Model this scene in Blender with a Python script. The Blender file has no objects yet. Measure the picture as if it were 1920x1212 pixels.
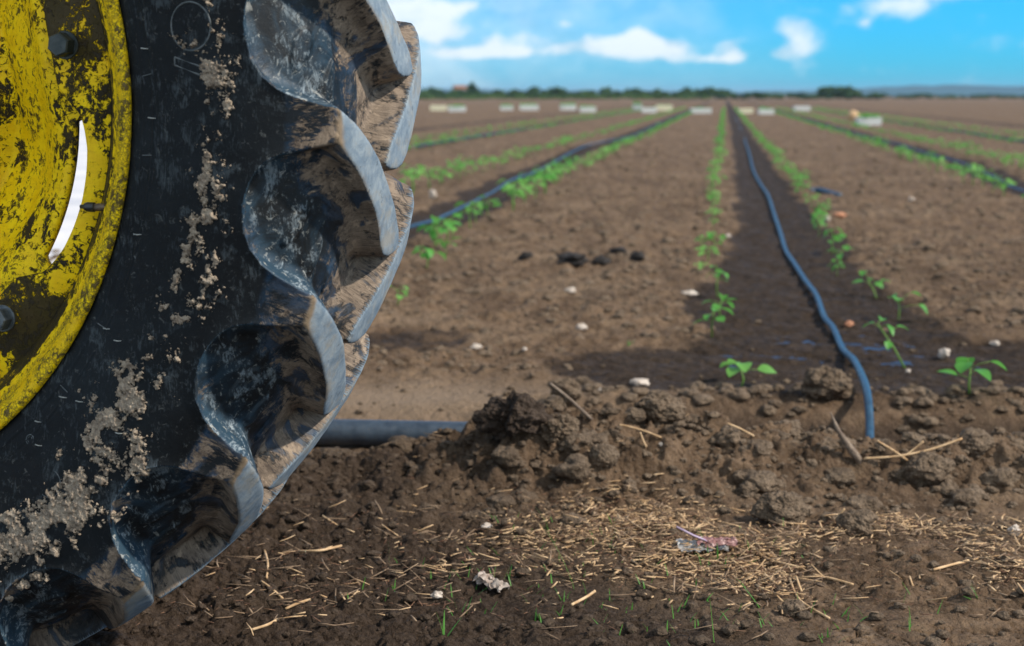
import bpy, math, random
import numpy as np
from mathutils import Vector

R = math.radians
rng = np.random.default_rng(7)
random.seed(7)
sc = bpy.context.scene
COL = sc.collection

# ------------------------------------------------------------------ helpers
def mesh_np(name, V, F, mat=None, parent=None, smooth=True, attrs=None, link=True):
    """V (n,3); F = (m,k) array or list of arrays of faces of various sizes"""
    if not isinstance(F, (list, tuple)):
        F = [F]
    F = [np.asarray(f, dtype=np.int32) for f in F if len(f)]
    V = np.asarray(V, dtype=np.float32)
    me = bpy.data.meshes.new(name)
    me.vertices.add(len(V))
    me.vertices.foreach_set('co', V.ravel())
    loops = np.concatenate([f.ravel() for f in F])
    tot = np.concatenate([np.full(len(f), f.shape[1], np.int32) for f in F])
    start = np.concatenate([[0], np.cumsum(tot)[:-1]]).astype(np.int32)
    me.loops.add(len(loops))
    me.loops.foreach_set('vertex_index', loops)
    me.polygons.add(len(tot))
    me.polygons.foreach_set('loop_start', start)
    me.polygons.foreach_set('loop_total', tot)
    me.update(calc_edges=True)
    me.validate()
    if attrs:
        for k, a in attrs.items():
            at = me.attributes.new(k, 'FLOAT', 'POINT')
            at.data.foreach_set('value', np.asarray(a, dtype=np.float32).ravel())
    me.polygons.foreach_set('use_smooth', np.full(len(me.polygons), smooth))
    if mat:
        me.materials.append(mat)
    ob = bpy.data.objects.new(name, me)
    if link:
        COL.objects.link(ob)
    if parent:
        ob.parent = parent
    return ob

def tag(o, label=None, cat=None, group=None, kind=None):
    if label: o['label'] = label
    if cat: o['category'] = cat
    if group: o['group'] = group
    if kind: o['kind'] = kind
    return o

def empty(name, loc, rz=0):
    o = bpy.data.objects.new(name, None)
    o.empty_display_size = .1
    COL.objects.link(o)
    o.location = loc
    o.rotation_euler = (0, 0, rz)
    return o

def grid_faces(nr, nc, wrap_r=False, wrap_c=False):
    i = np.arange(nr if wrap_r else nr - 1)
    j = np.arange(nc if wrap_c else nc - 1)
    I, J = np.meshgrid(i, j, indexing='ij')
    I2 = (I + 1) % nr; J2 = (J + 1) % nc
    return np.stack([I*nc+J, I*nc+J2, I2*nc+J2, I2*nc+J], -1).reshape(-1, 4)

def _hash(ix, iy, iz, seed):
    h = (ix.astype(np.uint32)*np.uint32(374761393) + iy.astype(np.uint32)*np.uint32(668265263)
         + iz.astype(np.uint32)*np.uint32(2246822519) + np.uint32(seed*3266489917 & 0xffffffff))
    h ^= h >> np.uint32(13); h *= np.uint32(1274126177); h ^= h >> np.uint32(16)
    h *= np.uint32(2654435769); h ^= h >> np.uint32(15)
    return (h & np.uint32(0xffffff)).astype(np.float32)/16777215.0

def vnoise(x, y, z=None, seed=0):
    if z is None: z = np.zeros_like(x)
    x0 = np.floor(x); y0 = np.floor(y); z0 = np.floor(z)
    fx = (x-x0); fy = (y-y0); fz = (z-z0)
    fx = fx*fx*fx*(fx*(fx*6-15)+10); fy = fy*fy*fy*(fy*(fy*6-15)+10); fz = fz*fz*fz*(fz*(fz*6-15)+10)
    ix = x0.astype(np.int64); iy = y0.astype(np.int64); iz = z0.astype(np.int64)
    out = 0
    for dx in (0, 1):
        wx = fx if dx else 1-fx
        for dy in (0, 1):
            wy = fy if dy else 1-fy
            for dz in (0, 1):
                wz = fz if dz else 1-fz
                out = out + wx*wy*wz*_hash(ix+dx, iy+dy, iz+dz, seed)
    return out*2-1

def fbm(x, y, z=None, sc_=1., octv=4, seed=0, gain=.5):
    out = 0; a = 1.; t = 0
    for o in range(octv):
        k = sc_*2.03**o
        out = out + a*vnoise(x*k+o*7.3, y*k-o*3.1, None if z is None else z*k+o*1.7, seed+o)
        t += a; a *= gain
    return out/t

def lumps(x, y, cell, seed, rmin=.3, rmax=.72):
    """field of rounded clods, 0..rmax*cell high"""
    X = x/cell; Y = y/cell
    wx_ = vnoise(X*1.7, Y*1.7, None, seed+71)*.28+vnoise(X*4.1, Y*4.1, None, seed+72)*.12; wy_ = vnoise(X*1.7+9, Y*1.7, None, seed+73)*.28+vnoise(X*4.1+5, Y*4.1, None, seed+74)*.12
    X = X+wx_; Y = Y+wy_
    ix = np.floor(X).astype(np.int64); iy = np.floor(Y).astype(np.int64)
    out = np.zeros_like(X)
    z = np.zeros_like(ix)
    for dx in (-1, 0, 1):
        for dy in (-1, 0, 1):
            cx = ix+dx; cy = iy+dy
            px = cx+_hash(cx, cy, z, seed); py = cy+_hash(cx, cy, z+1, seed)
            r = rmin+(rmax-rmin)*_hash(cx, cy, z+2, seed)**2
            d2 = ((X-px)**2+(Y-py)**2)/(r*r)
            out = np.maximum(out, r*np.sqrt(np.clip(1-d2, 0, 1)))
    return out*cell

def smooth(a, b, x):
    t = np.clip((x-a)/(b-a), 0, 1)
    return t*t*(3-2*t)

# ------------------------------------------------------------------ node helpers
class NT:
    def __init__(s, name, world=False):
        if world:
            s.m = bpy.data.worlds.new(name)
        else:
            s.m = bpy.data.materials.new(name)
        s.m.use_nodes = True
        s.t = s.m.node_tree; s.n = s.t.nodes; s.l = s.t.links
        s.n.clear()
    def node(s, typ, **kw):
        n = s.n.new(typ)
        for k, v in kw.items(): setattr(n, k, v)
        return n
    def put(s, sock, v):
        if v is None: return
        if hasattr(v, 'is_output'): s.l.new(v, sock)
        else: sock.default_value = v
    def math(s, op, a, b=None, c=None, clamp=False):
        n = s.node('ShaderNodeMath', operation=op, use_clamp=clamp)
        s.put(n.inputs[0], a); s.put(n.inputs[1], b); s.put(n.inputs[2], c)
        return n.outputs[0]
    def mul(s, a, b): return s.math('MULTIPLY', a, b)
    def add(s, a, b): return s.math('ADD', a, b)
    def ramp(s, x, a, b, c=0., d=1.):
        n = s.node('ShaderNodeMapRange', interpolation_type='SMOOTHSTEP')
        s.put(n.inputs[0], x); n.inputs[1].default_value = a; n.inputs[2].default_value = b
        n.inputs[3].default_value = c; n.inputs[4].default_value = d
        return n.outputs[0]
    def mix(s, f, a, b, typ='MIX'):
        n = s.node('ShaderNodeMix', data_type='RGBA', blend_type=typ)
        s.put(n.inputs[0], f)
        s.put(n.inputs[6], a if hasattr(a, 'is_output') else (*a, 1))
        s.put(n.inputs[7], b if hasattr(b, 'is_output') else (*b, 1))
        return n.outputs[2]
    def obj(s, scale=(1, 1, 1), rot=(0, 0, 0)):
        c = s.node('ShaderNodeTexCoord').outputs['Object']
        m = s.node('ShaderNodeMapping')
        s.l.new(c, m.inputs[0]); m.inputs['Scale'].default_value = scale; m.inputs['Rotation'].default_value = rot
        return m.outputs[0]
    def noise(s, vec, scale, detail=6, rough=.6, dist=0, out='Fac'):
        n = s.node('ShaderNodeTexNoise')
        s.put(n.inputs['Vector'], vec); n.inputs['Scale'].default_value = scale
        n.inputs['Detail'].default_value = detail; n.inputs['Roughness'].default_value = rough
        n.inputs['Distortion'].default_value = dist
        return n.outputs[out]
    def voro(s, vec, scale, feature='F1', out='Distance'):
        n = s.node('ShaderNodeTexVoronoi', feature=feature)
        s.put(n.inputs['Vector'], vec); n.inputs['Scale'].default_value = scale
        return n.outputs[out]
    def attr(s, name, out='Fac'):
        return s.node('ShaderNodeAttribute', attribute_name=name).outputs[out]
    def bump(s, h, strength=.5, dist=.002, prev=None):
        n = s.node('ShaderNodeBump')
        s.put(n.inputs['Height'], h); n.inputs['Strength'].default_value = strength
        n.inputs['Distance'].default_value = dist
        if prev is not None: s.l.new(prev, n.inputs['Normal'])
        return n.outputs[0]
    def bsdf(s, color, rough=.7, spec=.5, normal=None, metal=0., **kw):
        n = s.node('ShaderNodeBsdfPrincipled')
        s.put(n.inputs['Base Color'], color if hasattr(color, 'is_output') else (*color, 1))
        s.put(n.inputs['Roughness'], rough); s.put(n.inputs['Specular IOR Level'], spec)
        s.put(n.inputs['Metallic'], metal)
        if normal is not None: s.l.new(normal, n.inputs['Normal'])
        for k, v in kw.items(): s.put(n.inputs[k.replace('_', ' ')], v)
        o = s.node('ShaderNodeOutputMaterial')
        s.l.new(n.outputs[0], o.inputs[0])
        return s.m

# ------------------------------------------------------------------ materials
def mat_rubber():
    s = NT('tyre_rubber')
    v = s.obj()
    cap = s.attr('cap'); brown = s.attr('brown'); chalk = s.attr('chalk'); side = s.attr('side'); edge = s.attr('edge')
    ec = s.attr('ec'); dmm = s.attr('dm'); gu = s.attr('gu'); gs = s.attr('gs'); butt = s.attr('butt')
    def vec(a, ka, b, kb):
        c = s.node('ShaderNodeCombineXYZ'); s.l.new(s.mul(a, ka), c.inputs[0]); s.l.new(s.mul(b, kb), c.inputs[1]); return c.outputs[0]
    n_f = s.noise(v, 160, 5, .65)
    n_m = s.noise(v, 28, 8, .68, .6)
    n_b = s.noise(v, 19, 7, .66, 1.0)
    n_l = s.noise(v, 7, 5, .6, .3)
    fan = s.mix(.45, s.noise(vec(ec, 90, dmm, 55), 1., 8, .74, 2.2), s.noise(v, 55, 8, .72, 1.2))          # smears running from the lug edge to the floor
    fan2 = s.noise(vec(ec, 230, dmm, 120), 1., 6, .72, 1.5)
    rad = s.noise(vec(gu, 150, gs, 45), 1., 8, .74, 1.4)           # smears running out along the buttress
    diag = s.noise(s.obj((160, 40, 45), (0.1, -.6, 0.5)), 1., 7, .72, 2.)
    strk = s.mix(butt, fan, rad)
    base = s.mix(s.ramp(n_l, .35, .7), (.0055, .0060, .0066), (.010, .0125, .0145))
    base = s.mix(s.mul(s.ramp(n_m, .5, .75), .3), base, (.016, .022, .024))
    # thin blue-grey film in the pockets
    film = s.math('MULTIPLY', s.ramp(s.add(chalk, s.mul(s.math('SUBTRACT', n_b, .5), 2.2)), .30, 1.25), .55, clamp=True)
    base = s.mix(film, base, (.036, .082, .125))
    # pale scuffs
    f1 = s.math('MULTIPLY', s.ramp(s.add(s.mul(n_m, .62), s.mul(diag, .46)), .555, .66), s.add(s.mul(chalk, 1.0), s.mul(side, .16)), clamp=True)
    base = s.mix(f1, base, s.mix(n_f, (.09, .14, .18), (.40, .43, .43)))
    sp = s.ramp(s.noise(v, 95, 6, .75, .8), .585, .66)
    base = s.mix(s.mul(sp, s.math('ADD', s.mul(side, .16), s.mul(chalk, .8), clamp=True)), base, (.36, .36, .33))
    blot = s.ramp(s.noise(v, 34, 6, .62, 1.2), .61, .66)
    base = s.mix(s.mul(blot, s.math('MULTIPLY', chalk, .75, clamp=True)), base, (.38, .37, .33))
    # tan dust, smeared
    drv = s.add(s.mul(brown, .80), s.add(s.mul(s.math('SUBTRACT', strk, .5), 3.2), s.mul(s.math('SUBTRACT', n_b, .5), 3.4)))
    fb = s.math('MULTIPLY', s.ramp(drv, .38, .78), s.ramp(brown, .02, .30), clamp=True)
    gap = s.mix(s.ramp(n_b, .4, .62), (.012, .015, .018), (.016, .050, .098))
    base = s.mix(s.mul(s.ramp(brown, .1, .5), .8), base, gap)
    fb = s.mul(fb, s.ramp(s.noise(v, 11, 5, .6, 1.5), .60, .53, .12, 1.))
    bc = s.mix(s.ramp(s.add(s.mul(n_m, .5), s.mul(fan2, .5)), .36, .60), (.075, .055, .042), (.265, .20, .145))
    bc = s.mix(s.mul(s.ramp(s.noise(v, 40, 6, .72, .5), .56, .66), .7), bc, (.40, .30, .21))
    base = s.mix(fb, base, bc)
    chips = s.ramp(s.noise(v, 150, 4, .6), .66, .70)
    base = s.mix(s.mul(chips, fb), base, (.02, .02, .022))
    # worn tread caps
    capn = s.noise(v, 48, 7, .72, .8)
    capc = s.mix(s.ramp(capn, .3, .7), (.14, .19, .24), (.30, .345, .37))
    capc = s.mix(s.mul(s.ramp(n_m, .45, .68), .5), capc, (.085, .13, .18))
    capc = s.mix(s.mul(s.ramp(s.noise(v, 24, 6, .7), .48, .66), .65), capc, (.28, .25, .20))
    capc = s.mix(s.mul(s.ramp(s.noise(v, 60, 5, .75), .62, .66), .6), capc, (.05, .07, .09))
    base = s.mix(s.math('MULTIPLY', cap, .96), base, capc)
    fe = s.math('MULTIPLY', s.ramp(s.add(n_m, s.mul(edge, .35)), .55, .8), edge, clamp=True)
    base = s.mix(fe, base, s.mix(n_f, (.15, .10, .06), (.38, .28, .18)))
    rough = s.math('ADD', s.ramp(n_m, .3, .7, .40, .62), s.math('MULTIPLY', s.math('ADD', fb, cap, clamp=True), .3), clamp=True)
    h = s.add(s.add(s.mul(n_f, .3), s.mul(s.noise(v, 420, 3, .6), .15)), s.add(s.mul(fb, s.add(.6, s.mul(fan2, .6))), s.mul(n_m, .5)))
    nb = s.bump(h, .75, .0018)
    return s.bsdf(base, s.add(rough, s.mul(side, .12)), s.math('SUBTRACT', .28, s.mul(side, .12)), nb)

def mat_drymud(name='dried_mud', c1=(.17, .125, .088), c2=(.46, .36, .26)):
    s = NT(name)
    v = s.obj()
    n1 = s.noise(v, 90, 6, .7); n2 = s.noise(v, 500, 4, .6)
    c = s.mix(s.ramp(n1, .32, .68), c1, c2)
    c = s.mix(s.mul(s.ramp(n2, .4, .7), .4), c, (.42, .36, .30))
    return s.bsdf(c, .95, .15, s.bump(s.add(n2, n1), .9, .003))

def mat_yellow():
    s = NT('worn_yellow_paint')
    v = s.obj()
    nl = s.noise(v, 5.5, 5, .62, .4); nm = s.noise(v, 22, 8, .74, .5); nf = s.noise(v, 110, 6, .75, .7)
    lip = s.attr('lip'); grime = s.attr('grime')
    y = s.mix(s.ramp(nm, .3, .7), (.86, .52, .001), (1., .71, .002))
    y = s.mix(s.mul(s.ramp(s.noise(s.obj((8, 8, 30)), 4, 6, .7), .45, .75), .5), y, (.50, .25, .003))
    # fine speckle of grime
    sp = s.ramp(s.add(s.mul(nf, .62), s.mul(nm, .42)), .535, .585)
    y = s.mix(s.mul(sp, .9), y, (.045, .030, .008))
    # thick black grease
    gr = s.ramp(s.add(s.add(s.mul(nl, .55), s.mul(nm, .45)), s.add(s.mul(nf, .30), s.mul(grime, .13))), .685, .71)
    gr2 = s.mul(gr, s.math('SUBTRACT', 1., lip, clamp=True))
    y = s.mix(s.mul(gr2, .96), y, s.mix(s.ramp(nf, .35, .65), (.004, .0035, .003), (.030, .022, .013)))
    # mud crackle on the lip
    vo = s.voro(s.node('ShaderNodeVectorMath', operation='ADD').outputs[0], 1)
    warp = s.node('ShaderNodeVectorMath', operation='MULTIPLY_ADD')
    s.l.new(s.noise(v, 60, 4, .7, 0, 'Color'), warp.inputs[0]); warp.inputs[1].default_value = (.02, .02, .02); s.l.new(v, warp.inputs[2])
    cr = s.voro(warp.outputs[0], 185, 'DISTANCE_TO_EDGE')
    crk = s.math('ADD', s.ramp(cr, .05, .14, 1, 0), s.ramp(nf, .56, .62), clamp=True)
    crk = s.mul(crk, s.ramp(nm, .40, .55, .12, .95))
    y = s.mix(s.math('MULTIPLY', crk, s.mul(lip, .62), clamp=True), y, s.mix(nf, (.06, .038, .014), (.24, .165, .07)))
    rough = s.ramp(nm, .3, .7, .42, .7)
    h = s.add(s.mul(gr2, 1.5), s.add(s.mul(sp, .25), s.add(s.mul(nf, .4), s.mul(s.mul(crk, lip), .8))))
    return s.bsdf(y, rough, .2, s.bump(h, .8, .0022))

def mat_soil():
    s = NT('field_soil')
    v = s.obj()
    wet = s.attr('wet'); sandy = s.attr('sandy')
    n0 = s.noise(v, .35, 4, .6); n1 = s.noise(v, 3., 8, .68); n2 = s.noise(v, 22, 8, .7); n3 = s.noise(v, 120, 6, .7); n4 = s.noise(v, 480, 4, .6)
    nb_ = s.noise(v, 9, 6, .62)
    c = s.mix(s.ramp(n2, .3, .7), (.100, .064, .040), (.262, .176, .112))
    c = s.mix(s.mul(s.ramp(nb_, .48, .38), .8), c, (.050, .031, .018))
    c = s.mix(s.mul(s.ramp(nb_, .55, .68), .6), c, (.33, .225, .135))
    c = s.mix(s.mul(s.ramp(n1, .35, .65), .35), c, (.178, .112, .066))
    c = s.mix(s.mul(s.ramp(n0, .35, .65), .3), c, (.20, .125, .075))
    nt = s.noise(s.obj((1, .16, 1), (0, 0, .147)), 5., 5, .6)
    c = s.mix(s.mul(s.ramp(nt, .52, .40), .45), c, (.075, .048, .031))
    c = s.mix(s.mul(s.ramp(s.noise(v, 1.3, 5, .62), .52, .66), .45), c, (.30, .21, .135))
    c = s.mix(s.mul(s.ramp(n3, .52, .68), .35), c, (.30, .225, .165))
    c = s.mix(s.mul(s.ramp(n4, .66, .72), .6), c, (.42, .34, .26))
    c = s.mix(s.mul(s.ramp(n4, .34, .28), .5), c, (.05, .033, .024))
    c = s.mix(s.mul(sandy, .75), c, s.mix(n3, (.25, .17, .11), (.38, .28, .19)))
    w = s.ramp(s.add(s.add(wet, s.mul(nb_, 1.35)), s.mul(n1, .7)), 1.36, 1.72)
    cw = s.mix(s.ramp(n2, .35, .65), (.019, .012, .008), (.056, .037, .024))
    c = s.mix(s.mul(w, .92), c, cw)
    painted_dark = s.attr('painted_dark')
    c = s.mix(s.math('MULTIPLY', s.ramp(s.add(painted_dark, s.mul(n1, .5)), .50, 1.12), .85, clamp=True), c, s.mix(s.ramp(n3, .35, .65), (.024, .017, .013), (.072, .051, .038)))  # painted darkening of the soil colour
    rough = s.mix(s.mul(w, s.ramp(nb_, .42, .6)), (.95, .95, .95), (.68, .68, .68))
    fc = s.add(s.mul(s.voro(v, 42), -.5), s.add(s.mul(s.voro(v, 85), -.5), s.mul(s.voro(v, 200), -.25)))
    h = s.add(fc, s.add(s.mul(n3, .5), s.add(s.mul(n4, .25), s.mul(n2, 1.2))))
    return s.bsdf(c, rough, s.add(.10, s.mul(w, .06)), s.bump(h, .9, .013))

def mat_clod(name, a, b, spec=.12):
    s = NT(name)
    v = s.obj()
    n2 = s.noise(v, 26, 8, .7); n3 = s.noise(v, 130, 6, .7); n4 = s.noise(v, 480, 4, .6); pdark = s.attr('painted_dark')
    c = s.mix(s.ramp(n2, .3, .7), a, b)
    c = s.mix(s.mul(s.ramp(n3, .52, .68), .4), c, tuple(min(1, q*1.45) for q in b))
    c = s.mix(s.mul(s.ramp(n4, .34, .27), .5), c, tuple(q*.45 for q in a))
    c = s.mix(s.mul(pdark, .75), c, s.mix(n3, (.030, .021, .016), (.075, .052, .038)))  # clods take the same painted darkening as the soil
    fc = s.add(s.mul(s.voro(v, 75), -.9), s.mul(s.voro(v, 190), -.45))
    c = s.mix(s.math('MULTIPLY', s.ramp(s.voro(v, 130, 'DISTANCE_TO_EDGE'), .10, .0), .45, clamp=True), c, tuple(q*.45 for q in a))
    return s.bsdf(c, .95, spec, s.bump(s.add(fc, s.add(s.mul(n3, .6), s.add(s.mul(n4, .3), s.mul(n2, .7)))), .95, .0075))

def mat_hose(name='blue_hose_plastic', c1=(.028, .055, .085), c2=(.055, .10, .145)):
    s = NT(name)
    v = s.obj()
    n1 = s.noise(v, 30, 6, .7); n2 = s.noise(v, 200, 5, .7)
    c = s.mix(s.ramp(n1, .3, .7), c1, c2)
    c = s.mix(s.mul(s.ramp(n2, .55, .7), .5), c, (.16, .13, .10))
    return s.bsdf(c, s.ramp(n1, .3, .7, .3, .55), .5, s.bump(n2, .3, .001))

def mat_leaf(name, a, b):
    s = NT(name)
    v = s.obj()
    n1 = s.noise(v, 40, 4, .6)
    c = s.mix(n1, a, b)
    n = s.node('ShaderNodeBsdfPrincipled')
    s.l.new(c, n.inputs['Base Color']); n.inputs['Roughness'].default_value = .45
    n.inputs['Specular IOR Level'].default_value = .4
    tr = s.node('ShaderNodeBsdfTranslucent'); s.l.new(s.mix(.5, c, tuple(min(1., q*1.5) for q in b)), tr.inputs[0])
    mx = s.node('ShaderNodeMixShader'); mx.inputs[0].default_value = .4
    s.l.new(n.outputs[0], mx.inputs[1]); s.l.new(tr.outputs[0], mx.inputs[2])
    o = s.node('ShaderNodeOutputMaterial'); s.l.new(mx.outputs[0], o.inputs[0])
    return s.m

def mat_plain(name, a, b, scale=60, rough=.7, spec=.3, metal=0., bump=.4, bd=.001):
    s = NT(name)
    v = s.obj()
    n1 = s.noise(v, scale, 6, .65)
    return s.bsdf(s.mix(s.ramp(n1, .3, .7), a, b), rough, spec, s.bump(n1, bump, bd), metal)

M = dict(
    rubber=mat_rubber(), mud=mat_drymud(), yellow=mat_yellow(), soil=mat_soil(),
    clod=mat_clod('soil_clod', (.105, .074, .050), (.245, .178, .122)),
    shaded_clod=mat_clod('shaded_clod', (.035, .025, .019), (.10, .072, .054)),  # shaded side of the big clod put into its colour
    hose=mat_hose(c1=(.014, .046, .085), c2=(.030, .092, .155)), pipe=mat_hose('dark_pipe_plastic', (.022, .034, .052), (.045, .066, .092)),
    leaf=mat_leaf('seedling_leaf', (.07, .26, .035), (.15, .46, .08)),
    leaf2=mat_leaf('seedling_leaf_pale', (.12, .34, .05), (.24, .52, .12)),
    stem=mat_leaf('seedling_stem', (.16, .30, .06), (.28, .44, .12)),
    grass=mat_leaf('grass_blade', (.07, .24, .03), (.14, .38, .06)),
    straw=mat_plain('dry_straw', (.42, .25, .12), (.72, .50, .29), 45, .75, .25),
    straw2=mat_plain('old_straw', (.16, .10, .06), (.36, .25, .16), 45, .8, .2),
    chaff=mat_plain('red_brown_chaff', (.10, .045, .03), (.26, .15, .09), 60, .85, .15),
    stone=mat_plain('pale_stone', (.34, .27, .21), (.66, .57, .49), 60, .85, .2, bump=.7, bd=.003),
    red_stone=mat_plain('reddish_stone', (.36, .15, .08), (.58, .29, .17), 60, .85, .2, bump=.7, bd=.003),
    black=mat_plain('black_clump', (.014, .012, .011), (.042, .036, .033), 50, .8, .3, bump=.9, bd=.006),
    steel=mat_plain('dull_bolt_steel', (.05, .065, .075), (.16, .18, .19), 90, .55, .5, .35, .7, .001),
    blacksteel=mat_plain('dark_bolt_steel', (.02, .03, .03), (.055, .065, .062), 90, .5, .5, .2, .6, .001),
    valve=mat_plain('valve_rubber', (.01, .012, .013), (.03, .035, .035), 90, .35, .5),
    thread=mat_plain('valve_brass', (.10, .075, .05), (.20, .15, .10), 150, .5, .5, .5),
    scuff=mat_plain('grey_rubber_mark', (.20, .21, .20), (.42, .42, .38), 200, .8, .2),
    mould=mat_plain('moulded_line', (.05, .06, .062), (.13, .14, .14), 120, .6, .4),
    white=mat_plain('white_tray_foam', (.55, .57, .54), (.76, .76, .72), 20, .7, .3),
    cream=mat_plain('cream_tray_foam', (.66, .60, .40), (.80, .76, .55), 20, .7, .3),
    added_sheet=mat_plain('white_added_sheet', (.50, .50, .53), (.76, .72, .69), .8, .8, .2, bump=.2, bd=.02),
    wrapper=mat_plain('wrapper_pink', (.20, .07, .06), (.46, .28, .25), 60, .4, .5, bump=.6, bd=.002),
    wrapper2=mat_plain('wrapper_white', (.22, .22, .22), (.46, .43, .40), 70, .4, .5, bump=.6, bd=.002),
    mauve=mat_plain('mauve_plastic', (.36, .26, .36), (.48, .38, .47), 50, .45, .4),
    husk=mat_plain('pale_husk', (.24, .17, .13), (.50, .42, .36), 70, .8, .2, bump=.9, bd=.003),
    wood=mat_plain('grey_bark', (.14, .10, .075), (.30, .23, .17), 80, .85, .2, bump=.9, bd=.004),
    tree=mat_plain('tree_foliage', (.022, .055, .016), (.06, .11, .03), .6, .8, .2, bump=0),
    tree2=mat_plain('hedge_foliage', (.055, .11, .022), (.11, .18, .045), .3, .8, .2, bump=0),
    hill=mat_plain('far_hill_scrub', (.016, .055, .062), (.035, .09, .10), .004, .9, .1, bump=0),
    wall=mat_plain('rendered_wall', (.48, .38, .33), (.6, .5, .43), 1, .9, .1, bump=0),
    roof=mat_plain('tile_roof', (.22, .10, .06), (.32, .16, .10), 1, .9, .1, bump=0),
)
def mat_water():
    s = NT('puddle_water')
    return s.bsdf((.024, .020, .017), .30, .22, s.bump(s.noise(s.obj(), 40, 3, .5), .12, .002))
M['water'] = mat_water()

# ------------------------------------------------------------------ camera, sun, sky
CAMZ = .825
PIT = math.atan(426/2667)
cam = bpy.data.cameras.new('camera'); co = bpy.data.objects.new('camera', cam); COL.objects.link(co)
co.location = (0, 0, CAMZ); co.rotation_euler = (math.pi/2-PIT, 0, 0)
cam.lens = 50; cam.sensor_width = 36; cam.clip_start = .05; cam.clip_end = 30000
cam.dof.use_dof = True; cam.dof.focus_distance = 1.93; cam.dof.aperture_fstop = 5.6; cam.dof.aperture_blades = 9
sc.camera = co

SUN_EL, SUN_AZ = R(42), R(-18)      # azimuth from +X towards +Y
sv = Vector((math.cos(SUN_EL)*math.cos(SUN_AZ), math.cos(SUN_EL)*math.sin(SUN_AZ), math.sin(SUN_EL)))
sl = bpy.data.lights.new('sun', 'SUN'); so = bpy.data.objects.new('sun', sl); COL.objects.link(so)
sl.energy = 4.3; sl.angle = R(2.2); sl.color = (1, .93, .82)
so.rotation_euler = (-sv).to_track_quat('-Z', 'Y').to_euler()
so.location = (4, 2, 6)

def pix_dir(x, y):
    u = (x-960)/2667; v = -(y-606)/2667
    return Vector((u, math.cos(PIT)+v*math.sin(PIT), -math.sin(PIT)+v*math.cos(PIT)))
def pix_ground(x, y, z=0.):
    d = pix_dir(x, y); t = (z-CAMZ)/d.z
    return d.x*t, d.y*t

def make_world():
    s = NT('World', True)
    sc.world = s.m
    sky = s.node('ShaderNodeTexSky', sky_type='NISHITA')
    sky.sun_disc = False; sky.sun_elevation = SUN_EL; sky.sun_rotation = math.pi/2-SUN_AZ
    sky.altitude = 0; sky.air_density = 1.0; sky.dust_density = .3; sky.ozone_density = 3.
    g = s.node('ShaderNodeTexCoord').outputs['Generated']
    sep = s.node('ShaderNodeSeparateXYZ'); s.l.new(g, sep.inputs[0])
    tint = s.mix(1., sky.outputs[0], s.mix(s.ramp(sep.outputs[2], .12, .6), (.10, 1.10, 2.10), (.70, 1.02, 1.22)), 'MULTIPLY')
    yy = s.math('MAXIMUM', sep.outputs[1], .02)
    ax = s.math('DIVIDE', sep.outputs[0], yy); az = s.math('DIVIDE', sep.outputs[2], yy)
    comb = s.node('ShaderNodeCombineXYZ'); s.l.new(ax, comb.inputs[0]); s.l.new(s.mul(az, 1.6), comb.inputs[1])
    n1 = s.noise(comb.outputs[0], 26, 7, .6, .25); n2 = s.noise(comb.outputs[0], 9, 5, .6)
    # cumulus puffs by bearing and height
    puffs = [(752, 28, 60, 44), (850, 62, 50, 16), (900, 98, 60, 8), (1190, 92, 70, 14), (1215, 85, 26, 20), (1265, 95, 20, 17), (1160, 92, 24, 14), (1195, 70, 18, 14), (1100, 78, 26, 17), (1050, 92, 22, 12), (1060, 45, 14, 6), (990, 72, 30, 13), (925, 80, 14, 9), (860, 104, 40, 10),
             (820, 60, 15, 16), (880, 10, 18, 10), (745, 15, 34, 30), (830, 22, 22, 12), (1370, 85, 18, 11), (1375, 105, 18, 9), (1340, 112, 34, 5), (1490, 50, 26, 18), (1500, 92, 22, 20), (1460, 100, 18, 9),
             (1690, 8, 52, 14), (1622, 45, 9, 8), (1790, -6, 30, 7), (960, 100, 34, 8)]
    dens = None
    for (px, py, sx, sy) in puffs:
        d = pix_dir(px, py); cx = d.x/d.y; cz = d.z/d.y
        a = s.math('DIVIDE', s.math('SUBTRACT', ax, cx), sx/2667*1.5); b = s.math('DIVIDE', s.math('SUBTRACT', az, cz), sy/2667*1.45)
        e = s.math('EXPONENT', s.mul(s.add(s.mul(a, a), s.mul(b, b)), -1.))
        dens = e if dens is None else s.add(dens, e)
    c1 = s.ramp(s.add(s.mul(dens, .62), s.mul(s.math('SUBTRACT', n1, .5), 1.6)), .05, .95)
    # thin veil to the left, scattered high cloud, and fill cloud added behind the camera
    veil = s.mul(s.ramp(ax, .26, -.06), s.ramp(n2, .25, .75, .25, .85))
    veil = s.mul(veil, s.ramp(az, .25, .0, .70, .80))
    hi = s.mul(s.ramp(az, .09, .35), s.ramp(n2, .46, .62))
    hi = s.mul(hi, .55)
    back = s.mul(s.mul(s.ramp(sep.outputs[1], .10, -.45), .85), s.ramp(s.noise(g, 3.2, 5, .6), .35, .55, .35, 1.))  # unseen bright cloud behind the camera, added as fill for the wheel
    cov = s.math('MAXIMUM', s.math('MAXIMUM', s.mul(c1, .86), s.math('MAXIMUM', hi, back)), veil)
    cc = s.mix(s.ramp(s.add(n1, s.mul(dens, .1)), .35, .7), (6.2, 7.9, 9.2), (11.5, 11.9, 12.2))
    cc = s.mix(1., cc, s.mix(s.ramp(sep.outputs[1], 0., -.3), (1, 1, 1), (1.42, 1.38, 1.32)), 'MULTIPLY')  # cloud behind the camera brightened for more fill
    col = s.mix(cov, tint, cc)
    bg = s.node('ShaderNodeBackground'); s.l.new(col, bg.inputs[0]); bg.inputs[1].default_value = .085
    o = s.node('ShaderNodeOutputWorld'); s.l.new(bg.outputs[0], o.inputs[0])
make_world()
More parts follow.
